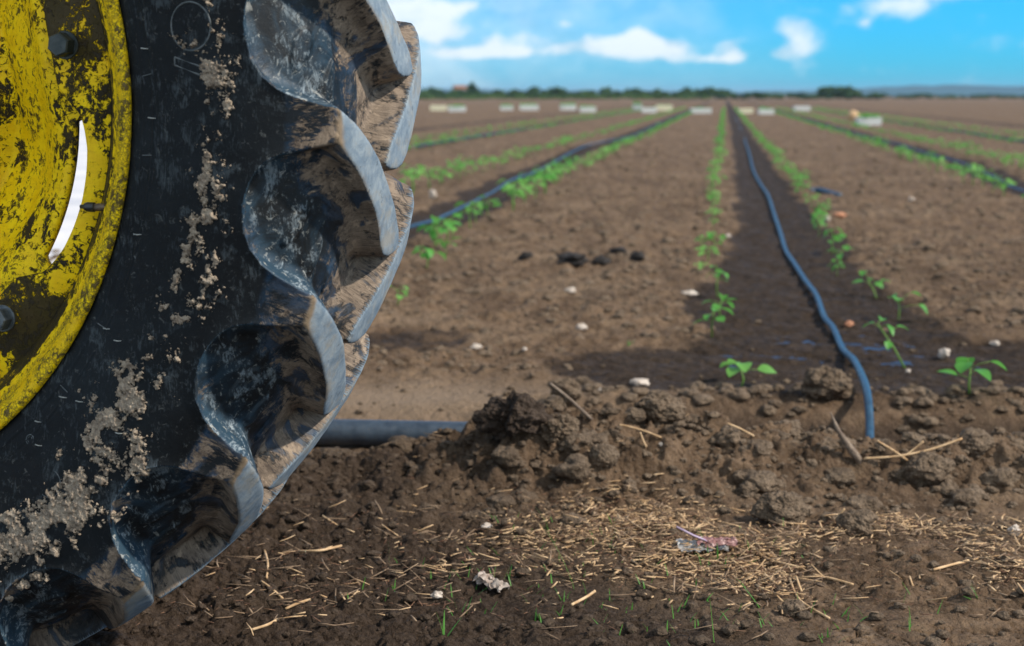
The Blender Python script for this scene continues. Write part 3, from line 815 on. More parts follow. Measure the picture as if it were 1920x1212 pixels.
def ground_h(x, y):
    x = x.astype(np.float64); y = y.astype(np.float64)
    near_ = 1-smooth(5, 14, y)
    nf = fbm(x, y, None, 1.3, 4, 11)
    h = .010*nf*(1-smooth(20, 60, y)*.5)+.006*fbm(x, y, None, 9, 4, 12)*near_
    # mound of loose soil in front of the trench
    wob = .07*fbm(x, y*0, None, 1.7, 3, 31)
    c = 2.99+wob; sg = np.where(y < c, .235, .115)
    sx = smooth(-.30, .12, x)
    mound = np.exp(-((y-c)/sg)**2)
    amp = .088*(.75+.35*fbm(x, y, None, 2.4, 3, 33))
    h = h+amp*mound*(.28+.72*sx)
    # trench
    tr = smooth(3.15, 3.30, y)*(1-smooth(3.60+wob*.4, 3.80+wob*.4, y))
    dep = .035+.065*smooth(.05, .35, x)
    h = h-dep*tr
    # the fuller heap over the pipe's end
    hp = np.exp(-(((x-.13)/.30)**2+((y-3.17)/.24)**2))
    hp2 = np.exp(-(((x-.62)/.26)**2+((y-3.22)/.13)**2))
    h = h+(.082+.03*fbm(x, y, None, 5, 3, 35))*hp+.045*hp2
    # rough zones
    rough = np.clip(hp*1.1+mound*1.3*(.5+.5*sx)+tr*.35+np.exp(-((y-3.82)/.10)**2)*.5*sx+.62*smooth(.25, -.35, x)*smooth(3.25, 3.0, y)*smooth(2.15, 2.5, y), 0, 1.2)
    lm = lumps(x, y, .13, 41)*.30+lumps(x+.03*fbm(x, y, None, 20, 2, 46), y, .062, 42)*.55+lumps(x, y, .034, 43)*.75+lumps(x, y, .018, 44)*.8+lumps(x, y, .009, 45)*.8+.010*fbm(x, y, None, 30, 4, 47)
    h = h+lm*rough*.85
    field = smooth(3.9, 4.2, y)*(1-smooth(25, 80, y)*.6)*(1-.45*wet_field(x, y))
    lf = lumps(x, y, .30, 49)*.07*smooth(5, 9, y)+lumps(x, y, .16, 50)*.20+lumps(x, y, .085, 51)*.42+lumps(x, y, .045, 52)*.5+lumps(x, y, .022, 53)*.5
    h = h+lf*field*.65
    fore = smooth(2.78, 2.55, y)
    crack = np.abs(fbm(x, y, None, 7, 4, 61))
    plate = smooth(0, .035, crack)*(.6+.4*smooth(0, .03, np.abs(fbm(x+9, y, None, 15, 4, 66))))
    lft = smooth(.55, -.25, x)
    crumbly = np.clip(.22+.9*lft+1.1*fbm(x, y, None, 2.6, 3, 68), 0, 1.2)
    h = h+fore*(.017*plate*(1.1-.6*lft)+.020*fbm(x, y, None, 4, 5, 62)+.005*fbm(x, y, None, 28, 4, 69)+(lumps(x, y, .07, 67)*.14+lumps(x, y, .045, 63)*.26+lumps(x, y, .026, 64)*.42+lumps(x, y, .012, 65)*.5)*crumbly)
    # shallow beds along the drip lines
    w = wet_field(x, y)
    h = h-.012*w*smooth(3.8, 4.1, y)*(1-smooth(30, 60, y))
    pud = np.exp(-(((x-1.15)/.8)**2+((y-4.55)/.45)**2))
    h = h-.010*pud
    h = h+.03*np.exp(-(((x+.93)/.35)**2+((y-1.94)/.35)**2))
    return h

u_in = np.linspace(-.40, .43, 720)
u_l = -.40-np.geomspace(.0012, 1.6, 90)[::-1]; u_r = .43+np.geomspace(.0012, 1.6, 90)
us = np.concatenate([u_l, u_in, u_r])
ys = [-6., -4, -2.5, -1.5]+[-1.5+.05*k for k in range(1, 31)]+[.03*k for k in range(1, 34)]+[.99+.012*k for k in range(1, 76)]
y = 1.9
while y < 9000:
    y += max(.0030, .00062*y*y) if y < 40 else (.00062*y*y if y < 200 else .12*y)
    ys.append(y)
ys = np.array(ys)
YY, US = np.meshgrid(ys, us, indexing='ij')
XX = US*(np.maximum(YY, 0)+1.1)
HH = ground_h(XX, YY)
WET = wet_field(XX, YY)
SAND = np.exp(-(((XX+.28)/.55)**2+((YY-3.85)/.22)**2))*1.1
def painted_dark_field(x, y):  # vignette darkening painted into the soil colour, left and front
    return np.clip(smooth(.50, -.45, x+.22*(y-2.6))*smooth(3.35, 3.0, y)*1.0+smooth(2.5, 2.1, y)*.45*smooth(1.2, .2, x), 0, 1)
PAINTED_DARK = painted_dark_field(XX, YY)+smooth(3.14, 3.24, YY)*(1-smooth(3.66, 3.8, YY))*.75*smooth(0, .3, XX)  # trench shading painted in as darker soil
GV = np.stack([XX, YY, HH], -1).reshape(-1, 3)
ground = mesh_np('ground', GV, grid_faces(len(ys), len(us))[:, ::-1], M['soil'], attrs={'wet': WET.ravel(), 'sandy': SAND.ravel(), 'painted_dark': PAINTED_DARK.ravel()})
tag(ground, kind='structure')
print('ground', GV.shape)
def gh(x, y): return float(ground_h(np.array([float(x)]), np.array([float(y)]))[0])
def drop(px, py):
    """where the sight line of the photo's pixel meets the ground"""
    d = pix_dir(px, py); t0 = (.30-CAMZ)/d.z; t1 = (-.14-CAMZ)/d.z
    t = np.linspace(t0, t1, 900 if t1 < 12 else 300)
    z = ground_h(d.x*t, d.y*t); below = np.where(CAMZ+d.z*t <= z)[0]
    k = below[0] if len(below) else len(t)-1
    return float(d.x*t[k]), float(d.y*t[k]), float(z[k])

# puddle water: a level sheet that only shows where the soil dips below it
def puddle(x0, x1, y0, y1, z, name, label):
    n = 30
    X, Y = np.meshgrid(np.linspace(x0, x1, n), np.linspace(y0, y1, n), indexing='ij')
    cx, cy, rx, ry = (x0+x1)/2, (y0+y1)/2, (x1-x0)/2, (y1-y0)/2
    q = np.hypot((X-cx)/rx, (Y-cy)/ry)
    Fq = grid_faces(n, n); k = (q.ravel()[Fq] < 1).all(1)
    V = np.stack([X, Y, np.full_like(X, z)], -1).reshape(-1, 3)
    o = mesh_np(name, V, Fq[k][:, ::-1], M['water']); tag(o, kind='structure'); return o
gx, gy = np.meshgrid(np.linspace(.6, 1.75, 60), np.linspace(4.1, 5.3, 60)); gz = ground_h(gx, gy)
puddle(.45, 1.95, 4.05, 5.25, float(np.percentile(gz, 4)), 'water', '')

# ------------------------------------------------------------------ clods
def ico(sub):
    t = (1+5**.5)/2
    V = [(-1, t, 0), (1, t, 0), (-1, -t, 0), (1, -t, 0), (0, -1, t), (0, 1, t), (0, -1, -t), (0, 1, -t), (t, 0, -1), (t, 0, 1), (-t, 0, -1), (-t, 0, 1)]
    F = [(0, 11, 5), (0, 5, 1), (0, 1, 7), (0, 7, 10), (0, 10, 11), (1, 5, 9), (5, 11, 4), (11, 10, 2), (10, 7, 6), (7, 1, 8), (3, 9, 4), (3, 4, 2), (3, 2, 6), (3, 6, 8), (3, 8, 9), (4, 9, 5), (2, 4, 11), (6, 2, 10), (8, 6, 7), (9, 8, 1)]
    V = [Vector(v).normalized() for v in V]
    for _ in range(sub):
        mid = {}; NF = []
        def g(a, b):
            k = (min(a, b), max(a, b))
            if k not in mid: mid[k] = len(V); V.append((V[a]+V[b]).normalized())
            return mid[k]
        for a, b, c in F:
            x, y_, z = g(a, b), g(b, c), g(c, a); NF += [(a, x, z), (b, y_, x), (c, z, y_), (x, y_, z)]
        F = NF
    return np.array([tuple(v) for v in V]), np.array(F)
ICO = {k: ico(k) for k in (1, 2, 3, 4, 5)}
def clod_shape(sub, seed, amp=.30, fine=.12):
    V, F = ICO[sub]; o = seed*3.7
    n = fbm(V[:, 0]+o, V[:, 1], V[:, 2], 1.3, 2, seed)*amp*1.5+fbm(V[:, 0]+o, V[:, 1], V[:, 2], 3.6, 4, seed+5)*fine*2
    if sub >= 4: n = n+fbm(V[:, 0]+o, V[:, 1], V[:, 2], 9., 4, seed+2)*fine*.55
    return V*(1+n)[:, None], F
def rotm(a, b, c):
    ca, sa, cb, sb, cc, s_ = math.cos(a), math.sin(a), math.cos(b), math.sin(b), math.cos(c), math.sin(c)
    return np.array([[ca, -sa, 0], [sa, ca, 0], [0, 0, 1]])@np.array([[cb, 0, sb], [0, 1, 0], [-sb, 0, cb]])@np.array([[1, 0, 0], [0, cc, -s_], [0, s_, cc]])

def scatter_clods(name, n, region, rfun, sub, seed, mat, sink=.35, rscale=None):
    r_ = np.random.default_rng(seed)
    X, Y, keepp = region(r_, n)
    X = X[keepp]; Y = Y[keepp]
    Z = ground_h(X, Y); rad = rfun(r_, len(X))
    if rscale: rad = rad*rscale(Y)
    D = painted_dark_field(X, Y)
    T = [clod_shape(sub, seed+i) for i in range(10)]
    Vs, Fs, Ds = [], [], []; off = 0
    for i in range(len(X)):
        v, f = T[i % 10]
        v = (v@rotm(*(r_.random(3)*6.28)).T)*np.array([1+.35*r_.random(), 1, .72])*rad[i]
        Vs.append(v+[X[i], Y[i], Z[i]+rad[i]*(.6-sink)]); Fs.append(f+off); off += len(v)
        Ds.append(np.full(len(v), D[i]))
    o = mesh_np(name, np.concatenate(Vs), np.concatenate(Fs), mat, attrs={'painted_dark': np.concatenate(Ds)})
    return tag(o, kind='stuff')
def reg_mound(r_, n):
    Y = r_.normal(2.98, .19, n); X = r_.uniform(-1.3, 2.6, n)
    k = (Y > 2.5) & (Y < 3.3) & (r_.random(n) < np.where(X < .0, .75, 1)) & (np.abs(X/Y) < .52)
    return X, Y, k
def reg_all(r_, n):
    Y = 1/r_.uniform(1/5.2, 1/1.95, n); X = r_.uniform(-.5, .5, n)*(Y+.3)
    return X, Y, r_.random(n) < np.where(Y < 2.6, .8, np.where(Y > 4.0, .45, 1))
def reg_bank(r_, n):
    Y = r_.normal(3.83, .09, n); X = r_.uniform(.2, 2.6, n)
    return X, Y, (Y > 3.3) & (np.abs(X-.98) > .05)
scatter_clods('soil_clods', 520, reg_mound, lambda r_, n: .010+.024*r_.random(n)**2.8, 3, 100, M['clod'], .70)
scatter_clods('soil_crumbs', 4600, reg_mound, lambda r_, n: .0028+.008*r_.random(n)**2.8, 2, 130, M['clod'], .45)
scatter_clods('soil_crumbs', 5200, reg_all, lambda r_, n: .0014+.0095*r_.random(n)**5, 2, 160, M['clod'], .2)
scatter_clods('soil_crumbs', 420, reg_bank, lambda r_, n: .006+.017*r_.random(n)**2, 2, 190, M['clod'], .3)

def reg_field(r_, n):
    Y = 1/r_.uniform(1/26., 1/4.15, n); X = r_.uniform(-.42, .44, n)*Y
    w = wet_field(X, Y)
    return X, Y, (r_.random(n) > w*1.6) & (fbm(X, Y, None, .9, 3, 91) > -.45+.5*r_.random(n)-.25)
scatter_clods('soil_crumbs', 8000, reg_field, lambda r_, n: .007+.028*r_.random(n)**4, 2, 210, M['clod'], .62, lambda Y: np.interp(Y, [4.1, 5, 7, 10, 26], [.45, .55, .8, .95, 1.25]))
def one_clod(px, py, wpx, hpx, label, mat=None, name='soil_clod', cat='clod of soil', sub=5, seed=1, amp=.3, fine=.14, group=None, zoff=0, rz=0, painted_dark=0., pos=None):
    x, y, z = pos if pos else drop(px, py)
    dist = math.hypot(y, CAMZ)
    w = wpx/2667*dist/2; h = hpx/2667*dist/2
    if name == 'soil_clod' and px != 1556: w *= .84; h *= .84
    V, F = clod_shape(sub, seed, amp, fine)
    V = V*np.array([w, w*.85, h])
    V = V@rotm(rz, 0, 0).T
    o = mesh_np(name, V, F, mat or M['clod'], attrs={'painted_dark': np.full(len(V), painted_dark)})
    o.location = (x, y+w*.5, z+h*.75+zoff)
    return tag(o, label, cat, group)
one_clod(1556, 752, 92, 66, 'rounded sunlit soil clod perched beside the blue hose at the trench edge', seed=301, amp=.22, painted_dark=.1)
one_clod(965, 826, 120, 96, 'biggest dark clod of turned earth at the end of the dark pipe', M['shaded_clod'], seed=322, amp=.42, fine=.22, painted_dark=.0)
one_clod(1050, 834, 70, 56, 'jagged brown clod leaning against the biggest dark clod', seed=343, amp=.4, fine=.2)
one_clod(1132, 882, 66, 60, 'smooth ball-shaped clod on the front of the soil mound', seed=364, amp=.12, fine=.06, painted_dark=.1)
one_clod(1240, 790, 100, 66, 'wide pale clod on the mound behind the bent straw stalk', seed=385, amp=.3)
one_clod(1830, 850, 74, 46, 'pale flat-topped clod right of the crossed straw stalks', seed=402, amp=.25)
one_clod(1745, 910, 96, 72, 'large rounded clod on the mound below the crossed straw stalks', seed=411, amp=.25, fine=.1)
one_clod(1610, 1006, 84, 60, 'smooth clod at the foot of the mound above the straw', seed=431, amp=.22, fine=.08)
one_clod(1470, 985, 104, 66, 'broad rough clod at the foot of the mound right of the crumpled wrapper', seed=447, amp=.3, fine=.15)
one_clod(1490, 1158, 56, 36, 'flat loose clod on the bare soil beside a long straw stalk', seed=455, amp=.25, fine=.1)
one_clod(1060, 768, 70, 60, 'upper clod balanced on the pile of dark clods', seed=466, amp=.35, fine=.15, zoff=.01)

# stones
for i, (px, py, w, h, lab, mt) in enumerate([
    (1091, 621, 22, 17, 'bright white pebble casting a short shadow on the bare soil bed', 'stone'),
    (1070, 550, 22, 14, 'pale pinkish pebble further up the bed behind the bright white pebble', 'stone'),
    (893, 657, 26, 13, 'flat cream pebble nearest the tyre on the bare soil', 'stone'),
    (984, 659, 11, 9, 'tiny pale pebble right of the flat cream pebble', 'stone'),
    (1125, 738, 12, 13, 'small white pebble standing behind the soil mound', 'stone'),
    (1200, 724, 44, 15, 'long whitish stone half buried by the corner of the wet soil', 'stone'),
    (1293, 555, 34, 11, 'slim pale stone left of the seedling row', 'stone'),
    (1771, 671, 26, 22, 'cream wedge-shaped stone on the wet soil near the front right seedling', 'stone'),
    (1866, 649, 20, 13, 'small pale stone at the right edge of the wet patch', 'stone'),
    (1592, 612, 20, 12, 'orange stone lying on the wet soil right of the hose', 'red_stone'),
    (1575, 408, 30, 12, 'flat reddish stone beyond the right seedling row', 'red_stone'),
    (1552, 416, 13, 14, 'round pale pebble touching the right seedling row', 'stone'),
    (812, 372, 17, 20, 'pale pebble beyond the left hose close to the tyre', 'stone'),
    (1703, 700, 11, 9, 'tiny yellowish pebble beside the leggy seedling', 'stone'),
    (820, 1124, 26, 16, 'small tan pebble on the dark soil in front', 'stone'),
    (912, 992, 22, 12, 'flat white pebble on the dark soil left of the straw', 'stone'),
    (1710, 378, 13, 10, 'lone pale pebble on the right-hand bed', 'stone'),
    (1905, 1005, 30, 26, 'white stone at the right edge beside the straw', 'stone'),
    (1365, 448, 13, 9, 'small grey pebble on the wet strip by the left seedlings', 'stone'),
    (1240, 838, 10, 10, 'small buff pebble on top of the mound', 'stone')]):
    o = one_clod(px, py, w*.8, h*.8, lab, M[mt], 'stone', 'stone', 4, 500+i*7, .34, .10)
# dark clumps
for i, (px, py, w, h, lab) in enumerate([(985, 487, 22, 14, 'leftmost small black clump on the bare bed'), (1075, 500, 62, 26, 'widest flat black clump on the bare bed'), (1128, 498, 28, 20, 'compact black clump right of the widest one'), (1193, 490, 26, 18, 'rightmost black clump on the bare bed'), (1160, 474, 26, 10, 'thin black sliver behind the other black clumps')]):
    one_clod(px, py, w, h, lab, M['black'], 'black_clump', 'black clump', 4, 700+i*5, .4, .2)

# ------------------------------------------------------------------ hoses and pipe
def smooth_path(P, n=8):
    P = [Vector(p) for p in P]; out = []
    for i in range(len(P)-1):
        p0 = P[max(i-1, 0)]; p1 = P[i]; p2 = P[i+1]; p3 = P[min(i+2, len(P)-1)]
        for k in range(n):
            t = k/n
            out.append(.5*((2*p1)+(-p0+p2)*t+(2*p0-5*p1+4*p2-p3)*t*t+(-p0+3*p1-3*p2+p3)*t**3))
    out.append(P[-1]); return out
def hose(P3, rad, name, label, cat, mat, group=None, n=14):
    b = MB_(); b.tube(smooth_path(P3), rad, n); o = b.build(name, mat)
    return tag(o, label, cat, group)
HR = .0108
pts = []
x, y = pix_ground(1634, 905, -.10); 
hx0, hy0 = pix_ground(1633, 852, -.06)
pts.append((hx0+.30, hy0-.02, -.10)); pts.append((hx0+.10, hy0-.012, -.085)); pts.append((hx0+.015, hy0-.003, -.075)); pts.append((hx0, hy0+.008, -.04))
for (px, py, z) in ((1631, 800, -.01), (1628, 752, .035)):
    x, y = pix_ground(px, py, z); pts.append((x, y, z))
x, y = pix_ground(1620, 715, .045); pts.append((x, y, .045))
for i, p in enumerate(HOSE[1:]):
    z = gh(*p)+HR*1.0+(.02 if i < 1 else .004)
    pts.append((p[0], p[1], z))
for yy in np.arange(30, 160, 6):
    pts.append((.45+SLOPE*yy+.03*math.sin(yy), yy, gh(.45+SLOPE*yy, yy)-.012))
hose(pts, HR, 'irrigation_hose', 'blue irrigation hose rising from the trench and running up the central bed', 'irrigation hose', M['hose'])
def line_hose(P, L, label, y1=140, sag=0, ext=.1):
    pts = []
    for p in P: pts.append((p[0], p[1], gh(*p)+HR))
    y0 = P[-1][1]+5
    for yy in np.arange(y0, y1, 6): pts.append((L+ext+SLOPE*yy+.04*math.sin(yy*.9), yy, gh(L+ext+SLOPE*yy, yy)-.004))
    hose(pts, HR, 'irrigation_hose', label, 'irrigation hose', M['hose'])
line_hose(HOSEL, -2.08, 'grey-blue irrigation hose coming out from behind the tyre on the left bed')
line_hose(HOSER, 2.80, 'dark irrigation hose along the bed at the right edge')
line_hose([(-5.05+SLOPE*y_, y_) for y_ in (12., 17, 22, 27, 32)], -5.05, 'faint irrigation hose on the second bed to the left', ext=0)
line_hose([(5.45+SLOPE*y_, y_) for y_ in (16., 22, 28, 34)], 5.45, 'faint irrigation hose on the farthest right bed', ext=0)
x0_, y0_ = pix_ground(1520, 363); x1_, y1_ = pix_ground(1575, 370)
hose([(x0_, y0_, .02), ((x0_+x1_)/2, y0_-.03, .03), (x1_, y1_, .01)], .022, 'pipe_offcut', 'short dark offcut of pipe lying right of the right seedling row', 'pipe offcut', M['hose'])
# main pipe in the trench
pp = [(-2.2, 3.50, .006), (-1.2, 3.47, .004), (-.6, 3.44, .002), (-.33, 3.43, .0), (-.1, 3.425, -.004), (.15, 3.42, -.010), (.5, 3.41, -.03)]
b = MB_(); b.tube(smooth_path(pp), .034, 28); b.build('water_pipe', M['pipe']); po = bpy.data.objects['water_pipe']
tag(po, 'thick dark blue water pipe lying in the trench beside the tyre', 'water pipe')

# ------------------------------------------------------------------ seedlings
def leaf_mesh(L, W, bend=.3, cup=.25, n=6):
    V = []; F = []
    for i in range(n+1):
        t = i/n; w = W*.5*math.sin(math.pi*min(1, t*.96+.04))**.75*(1.12-.35*t); 
        if i == n: w = .0006
        z = -bend*L*t*t
        y = L*t
        for k, e in enumerate((-1, -.5, 0, .5, 1)):
            V.append((e*w, y, z+cup*abs(e)*w))
    for i in range(n):
        for k in range(4): F.append((i*5+k, i*5+k+1, (i+1)*5+k+1, (i+1)*5+k))
    return V, F
def xf(V, loc, yaw, pitch, roll=0):
    m = np.array(V)@rotm(0, 0, 0).T
    Rx = np.array([[1, 0, 0], [0, math.cos(pitch), -math.sin(pitch)], [0, math.sin(pitch), math.cos(pitch)]])
    Ry = np.array([[math.cos(roll), 0, math.sin(roll)], [0, 1, 0], [-math.sin(roll), 0, math.cos(roll)]])
    Rz = np.array([[math.cos(yaw), -math.sin(yaw), 0], [math.sin(yaw), math.cos(yaw), 0], [0, 0, 1]])
    return (m@Ry.T@Rx.T@Rz.T)+np.array(loc)
def seedling_geo(seed, hgt, nleaf, lsize, leggy=0., lean=(0, 0)):
    """returns stem MB_ and list of leaf arrays"""
    r_ = random.Random(seed)
    st = MB_(); top = Vector((lean[0], lean[1], hgt))
    base = Vector((0, 0, -.012)); mid = (base+top)/2+Vector((r_.uniform(-.01, .01), r_.uniform(-.01, .01), 0))
    st.tube([base, mid, top], [.0036, .0030, .0021], 7)
    leaves = []
    for k in range(nleaf):
        yaw = k*2.4+r_.uniform(-.4, .4); h = hgt*(.55+.45*(k+1)/nleaf)
        f = h/hgt; p = base.lerp(top, f) if f < .5 else mid.lerp(top, (f-.5)*2)
        el = r_.uniform(.1, .9); pl = lsize*r_.uniform(.5, 1.0)*(1+leggy)
        d = Vector((-math.sin(yaw)*math.cos(el), math.cos(yaw)*math.cos(el), math.sin(el)))
        e = p+d*pl
        st.tube([p, p+d*pl*.5+Vector((0, 0, .004)), e], [.0014, .0012, .0010], 5)
        V, F = leaf_mesh(lsize*r_.uniform(.8, 1.25), lsize*r_.uniform(.72, 1.0), r_.uniform(.15, .6), r_.uniform(.1, .4))
        leaves.append((xf(V, e, yaw, r_.uniform(-.5, .45), r_.uniform(-.4, .4)), F))
    return st, leaves
def seedling(seed, loc, label, group=None, hgt=.075, nleaf=5, lsize=.034, leggy=0, lean=(0, 0), mat='leaf', rz=0):
    root = empty('seedling', loc, rz); st, lv = seedling_geo(seed, hgt, nleaf, lsize, leggy, lean)
    st.build('stem', M['stem'], root)
    for V, F in lv:
        mesh_np('leaf', V, np.array(F), M[mat], root)
    return tag(root, label, 'seedling', group)
near_seeds = [
    (1388, 724, 'front left seedling with two broad pale round leaves by the wet soil edge', dict(hgt=.055, nleaf=5, lsize=.046, mat='leaf2', leggy=.2)),
    (1818, 738, 'front right seedling with four broad leaves on a single short stem', dict(hgt=.075, nleaf=5, lsize=.046, leggy=.1)),
    (1700, 690, 'tall thin leggy seedling leaning right on the wet soil', dict(hgt=.14, nleaf=5, lsize=.030, leggy=.5, lean=(.09, .02))),
    (1685, 600, 'seedling with two drooping leaves like arms, right of the hose', dict(hgt=.07, nleaf=4, lsize=.040, leggy=.8, mat='leaf')),
    (1645, 560, 'seedling bending to the left behind the one with drooping arms', dict(hgt=.07, nleaf=5, lsize=.036, leggy=.4, lean=(-.06, 0))),
    (1578, 500, 'upright seedling standing apart at the near end of the right row', dict(hgt=.085, nleaf=5, lsize=.034)),
    (1335, 632, 'nearest seedling of the left row, wilting to one side', dict(hgt=.10, nleaf=5, lsize=.034, lean=(-.05, 0))),
    (1352, 592, 'second seedling up the left row from the wet patch', dict(hgt=.06, nleaf=5, lsize=.034)),
    (1345, 558, 'tall seedling with stacked leaves in the left row of the central bed', dict(hgt=.12, nleaf=8, lsize=.032)),
    (1350, 478, 'seedling with a folded over top at the left of the wet strip', dict(hgt=.09, nleaf=6, lsize=.036, lean=(-.05, 0))),
    (800, 500, 'bright leafed seedling half hidden by the tyre, the nearest on the left', dict(hgt=.07, nleaf=7, lsize=.044)),
    (835, 478, 'seedling just right of the one half hidden by the tyre', dict(hgt=.07, nleaf=6, lsize=.040)),
    (745, 570, 'yellowish seedling peeping out below the tyre tread on the left', dict(hgt=.06, nleaf=4, lsize=.03, mat='leaf2')),
]
used_xy = []
for i, (px, py, lab, kw) in enumerate(near_seeds):
    x, y, z = drop(px, py); used_xy.append((x, y)); kw['hgt'] *= .95; kw['lsize'] *= 1.18; seedling(900+i*3, (x, y, z), lab, rz=i*1.3, **kw)

# prototypes for the rows: mid range with parts, far ones as a single small mesh
protos = []
for k in range(6):
    o = seedling(40+k*11, (0, 0, 0), 'seedling', hgt=.07+.012*k, nleaf=6+k % 3, lsize=.036+.002*k, mat='leaf' if k % 3 else 'leaf2')
    protos.append(o)
single = []
for k in range(6):
    st, lv = seedling_geo(240+k*7, .085+.01*k, 8, .042, .1)
    mb = MB_()
    for V, F in lv: mb.addm(V, F)
    Vst = np.array(st.V); mb.addm(st.V, [f for fs in st.F.values() for f in fs])
    single.append(mb.build('seedling', M['leaf' if k % 2 else 'leaf2'], link=False).data)
rowdefs = [
    (-5.05, -.48, 'left row of the second bed to the left'), (-5.05, .45, 'right row of the second bed to the left'),
    (-2.08, -.52, 'far row beyond the left hose'), (-2.08, .52, 'near row in front of the left hose'),
    (.36, -.43, 'row left of the central blue hose'), (.36, .31, 'row right of the central blue hose'),
    (2.80, -.50, 'near row in front of the right edge hose'), (2.80, .48, 'far row beyond the right edge hose'),
    (5.45, -.5, 'nearer row of the farthest right bed'), (5.45, .5, 'farther row of the farthest right bed')]
cands = []
r_ = random.Random(5)
for ri_, (L, off, nm) in enumerate(rowdefs):
    y = 4.9 if L == .36 else 6.0
    while y < 95:
        y += (.40 if L == .36 else .36)*r_.uniform(.45, 1.6)
        x = L+off+SLOPE*y+r_.uniform(-.05, .05)+(0.02*math.sin(y*.7))
        if L == .36 and off > 0: x -= .07*smooth(12., 6., np.array(y)).item()
        if L == 2.8: x += .12*smooth(14., 30., np.array(y)).item()
        if r_.random() < .07: continue
        if not (-.40 < x/y < .38): continue
        # hidden behind the tyre
        if x/y < -.16 and y > 2: continue
        if any(math.hypot(x-a, y-b) < .28 for a, b in used_xy): continue
        cands.append((y, x, ri_))
cands.sort()
print('seedling candidates', len(cands))
first = {}
far_list = []
nind = 0
for (y, x, ri_) in cands:
    s_ = r_.uniform(.5, 1.1) if rowdefs[ri_][0] == .36 else (r_.uniform(1.1, 1.6) if rowdefs[ri_][0] == -2.08 and y < 14 else r_.uniform(.8, 1.3)); rz = r_.uniform(0, 6.28)
    nm = rowdefs[ri_][2]; lab = 'small green seedling growing in the '+nm; grp = 'seedlings in the '+nm
    if nind < 285:
        z = gh(x, y)
        if y < 10:
            p = protos[r_.randrange(6)]
            o = p.copy(); COL.objects.link(o)
            for ch in p.children:
                c = ch.copy(); COL.objects.link(c); c.parent = o
        else:
            o = bpy.data.objects.new('seedling', single[r_.randrange(6)]); COL.objects.link(o)
        o.location = (x, y, z); o.rotation_euler = (0, 0, rz); o.scale = (s_, s_, s_)
        o['label'] = lab; o['category'] = 'seedling'; o['group'] = grp
        nind += 1
    else: far_list.append((x, y, s_, rz))
for p in protos:
    for ch in list(p.children): bpy.data.objects.remove(ch)
    bpy.data.objects.remove(p)
mb = MB_(); r2 = random.Random(8)
fv = []; ff = []; off = 0
Lv, Lf = leaf_mesh(.06, .042, .3, .2, 3)
Lf = np.array(Lf)
FX = np.array([f[0] for f in far_list]); FY = np.array([f[1] for f in far_list]); FZ = ground_h(FX, FY)
for i, (x, y, s_, rz) in enumerate(far_list):
    for k in range(6):
        v = xf(Lv, (x+r2.uniform(-.03, .03), y+r2.uniform(-.03, .03), FZ[i]+r2.uniform(.02, .10)*s_), rz+k*1.05, r2.uniform(-.2, .9))
        fv.append(v); ff.append(Lf+off); off += len(v)
o = mesh_np('distant_seedlings', np.concatenate(fv), np.concatenate(ff), M['leaf']); tag(o, kind='stuff')
# sparse weeds on the beds
# ------------------------------------------------------------------ straw, grass and litter
def straw_piece(mb, x, y, z, L, w, yaw, tilt, bend):
    d = Vector((math.cos(yaw)*math.cos(tilt), math.sin(yaw)*math.cos(tilt), math.sin(tilt)))
    side = Vector((-math.sin(yaw), math.cos(yaw), 0))
    c = Vector((x, y, z)); pts = [c-d*L/2, c+side*bend*L+Vector((0, 0, .0)), c+d*L/2]
    mb.tube(pts, [w*.5, w*.55, w*.45], 5, flat=.55)
def straw_field(name, n, fun, seed, mat, Lr=(.012, .06), wr=(.0018, .0040)):
    r_ = random.Random(seed); mb = MB_()
    P = [fun(r_) for _ in range(n)]
    P = [(a, b) for a, b in P if b > 2.0]
    g_ = fbm(np.array([p[0] for p in P]), np.array([p[1] for p in P])*1.6, None, 7., 3, 88)
    P = [p for p, q in zip(P, g_) if q > -.12 or r_.random() < .25]
    Z = ground_h(np.array([p[0] for p in P]), np.array([p[1] for p in P]))
    for (x, y), z in zip(P, Z):
        L = Lr[0]+(Lr[1]-Lr[0])*r_.random()**1.8
        straw_piece(mb, x, y, z+.004+r_.random()**2*.012, L, r_.uniform(*wr), r_.gauss(0, .75) if r_.random() < .75 else r_.uniform(0, 3.14), r_.gauss(0, .22), r_.uniform(-.06, .06))
    return tag(mb.build(name, mat), kind='stuff')
def patch(cx, cy, sx, sy):
    def f(r_):
        px = r_.gauss(cx, sx); py = r_.gauss(cy, sy); return pix_ground(px, min(py, 1300))
    return f
def multi(L):
    fs = [(w, patch(*p)) for w, p in L]; tot = sum(w for w, _ in fs)
    def f(r_):
        q = r_.random()*tot
        for w, g in fs:
            q -= w
            if q <= 0: return g(r_)
        return fs[-1][1](r_)
    return f
dense = multi([(5, (1100, 1005, 85, 20)), (3, (1060, 1050, 90, 26)), (3, (1230, 1000, 60, 16)), (3, (1300, 1070, 70, 28)), (2.6, (1420, 1100, 46, 26)), (2.4, (1700, 1020, 130, 12)), (1.2, (1880, 1070, 60, 30)), (1.0, (1900, 1110, 40, 22)), (1.0, (1500, 1040, 90, 16)), (.9, (960, 1080, 70, 26))])
straw_field('straw', 1150, dense, 3, M['straw'], (.008, .042), (.0018, .0042))
straw_field('old_straw', 1300, dense, 4, M['straw2'], (.008, .05), (.0015, .0035))
loose = multi([(4, (700, 1060, 200, 50)), (2, (600, 1150, 200, 40)), (3, (1500, 1120, 300, 60)), (1.4, (1500, 860, 300, 40)), (1, (1000, 900, 200, 40))])
straw_field('straw', 200, loose, 5, M['straw'], (.008, .05), (.0015, .0036))
straw_field('old_straw', 620, loose, 6, M['straw2'], (.008, .06), (.0012, .0032))

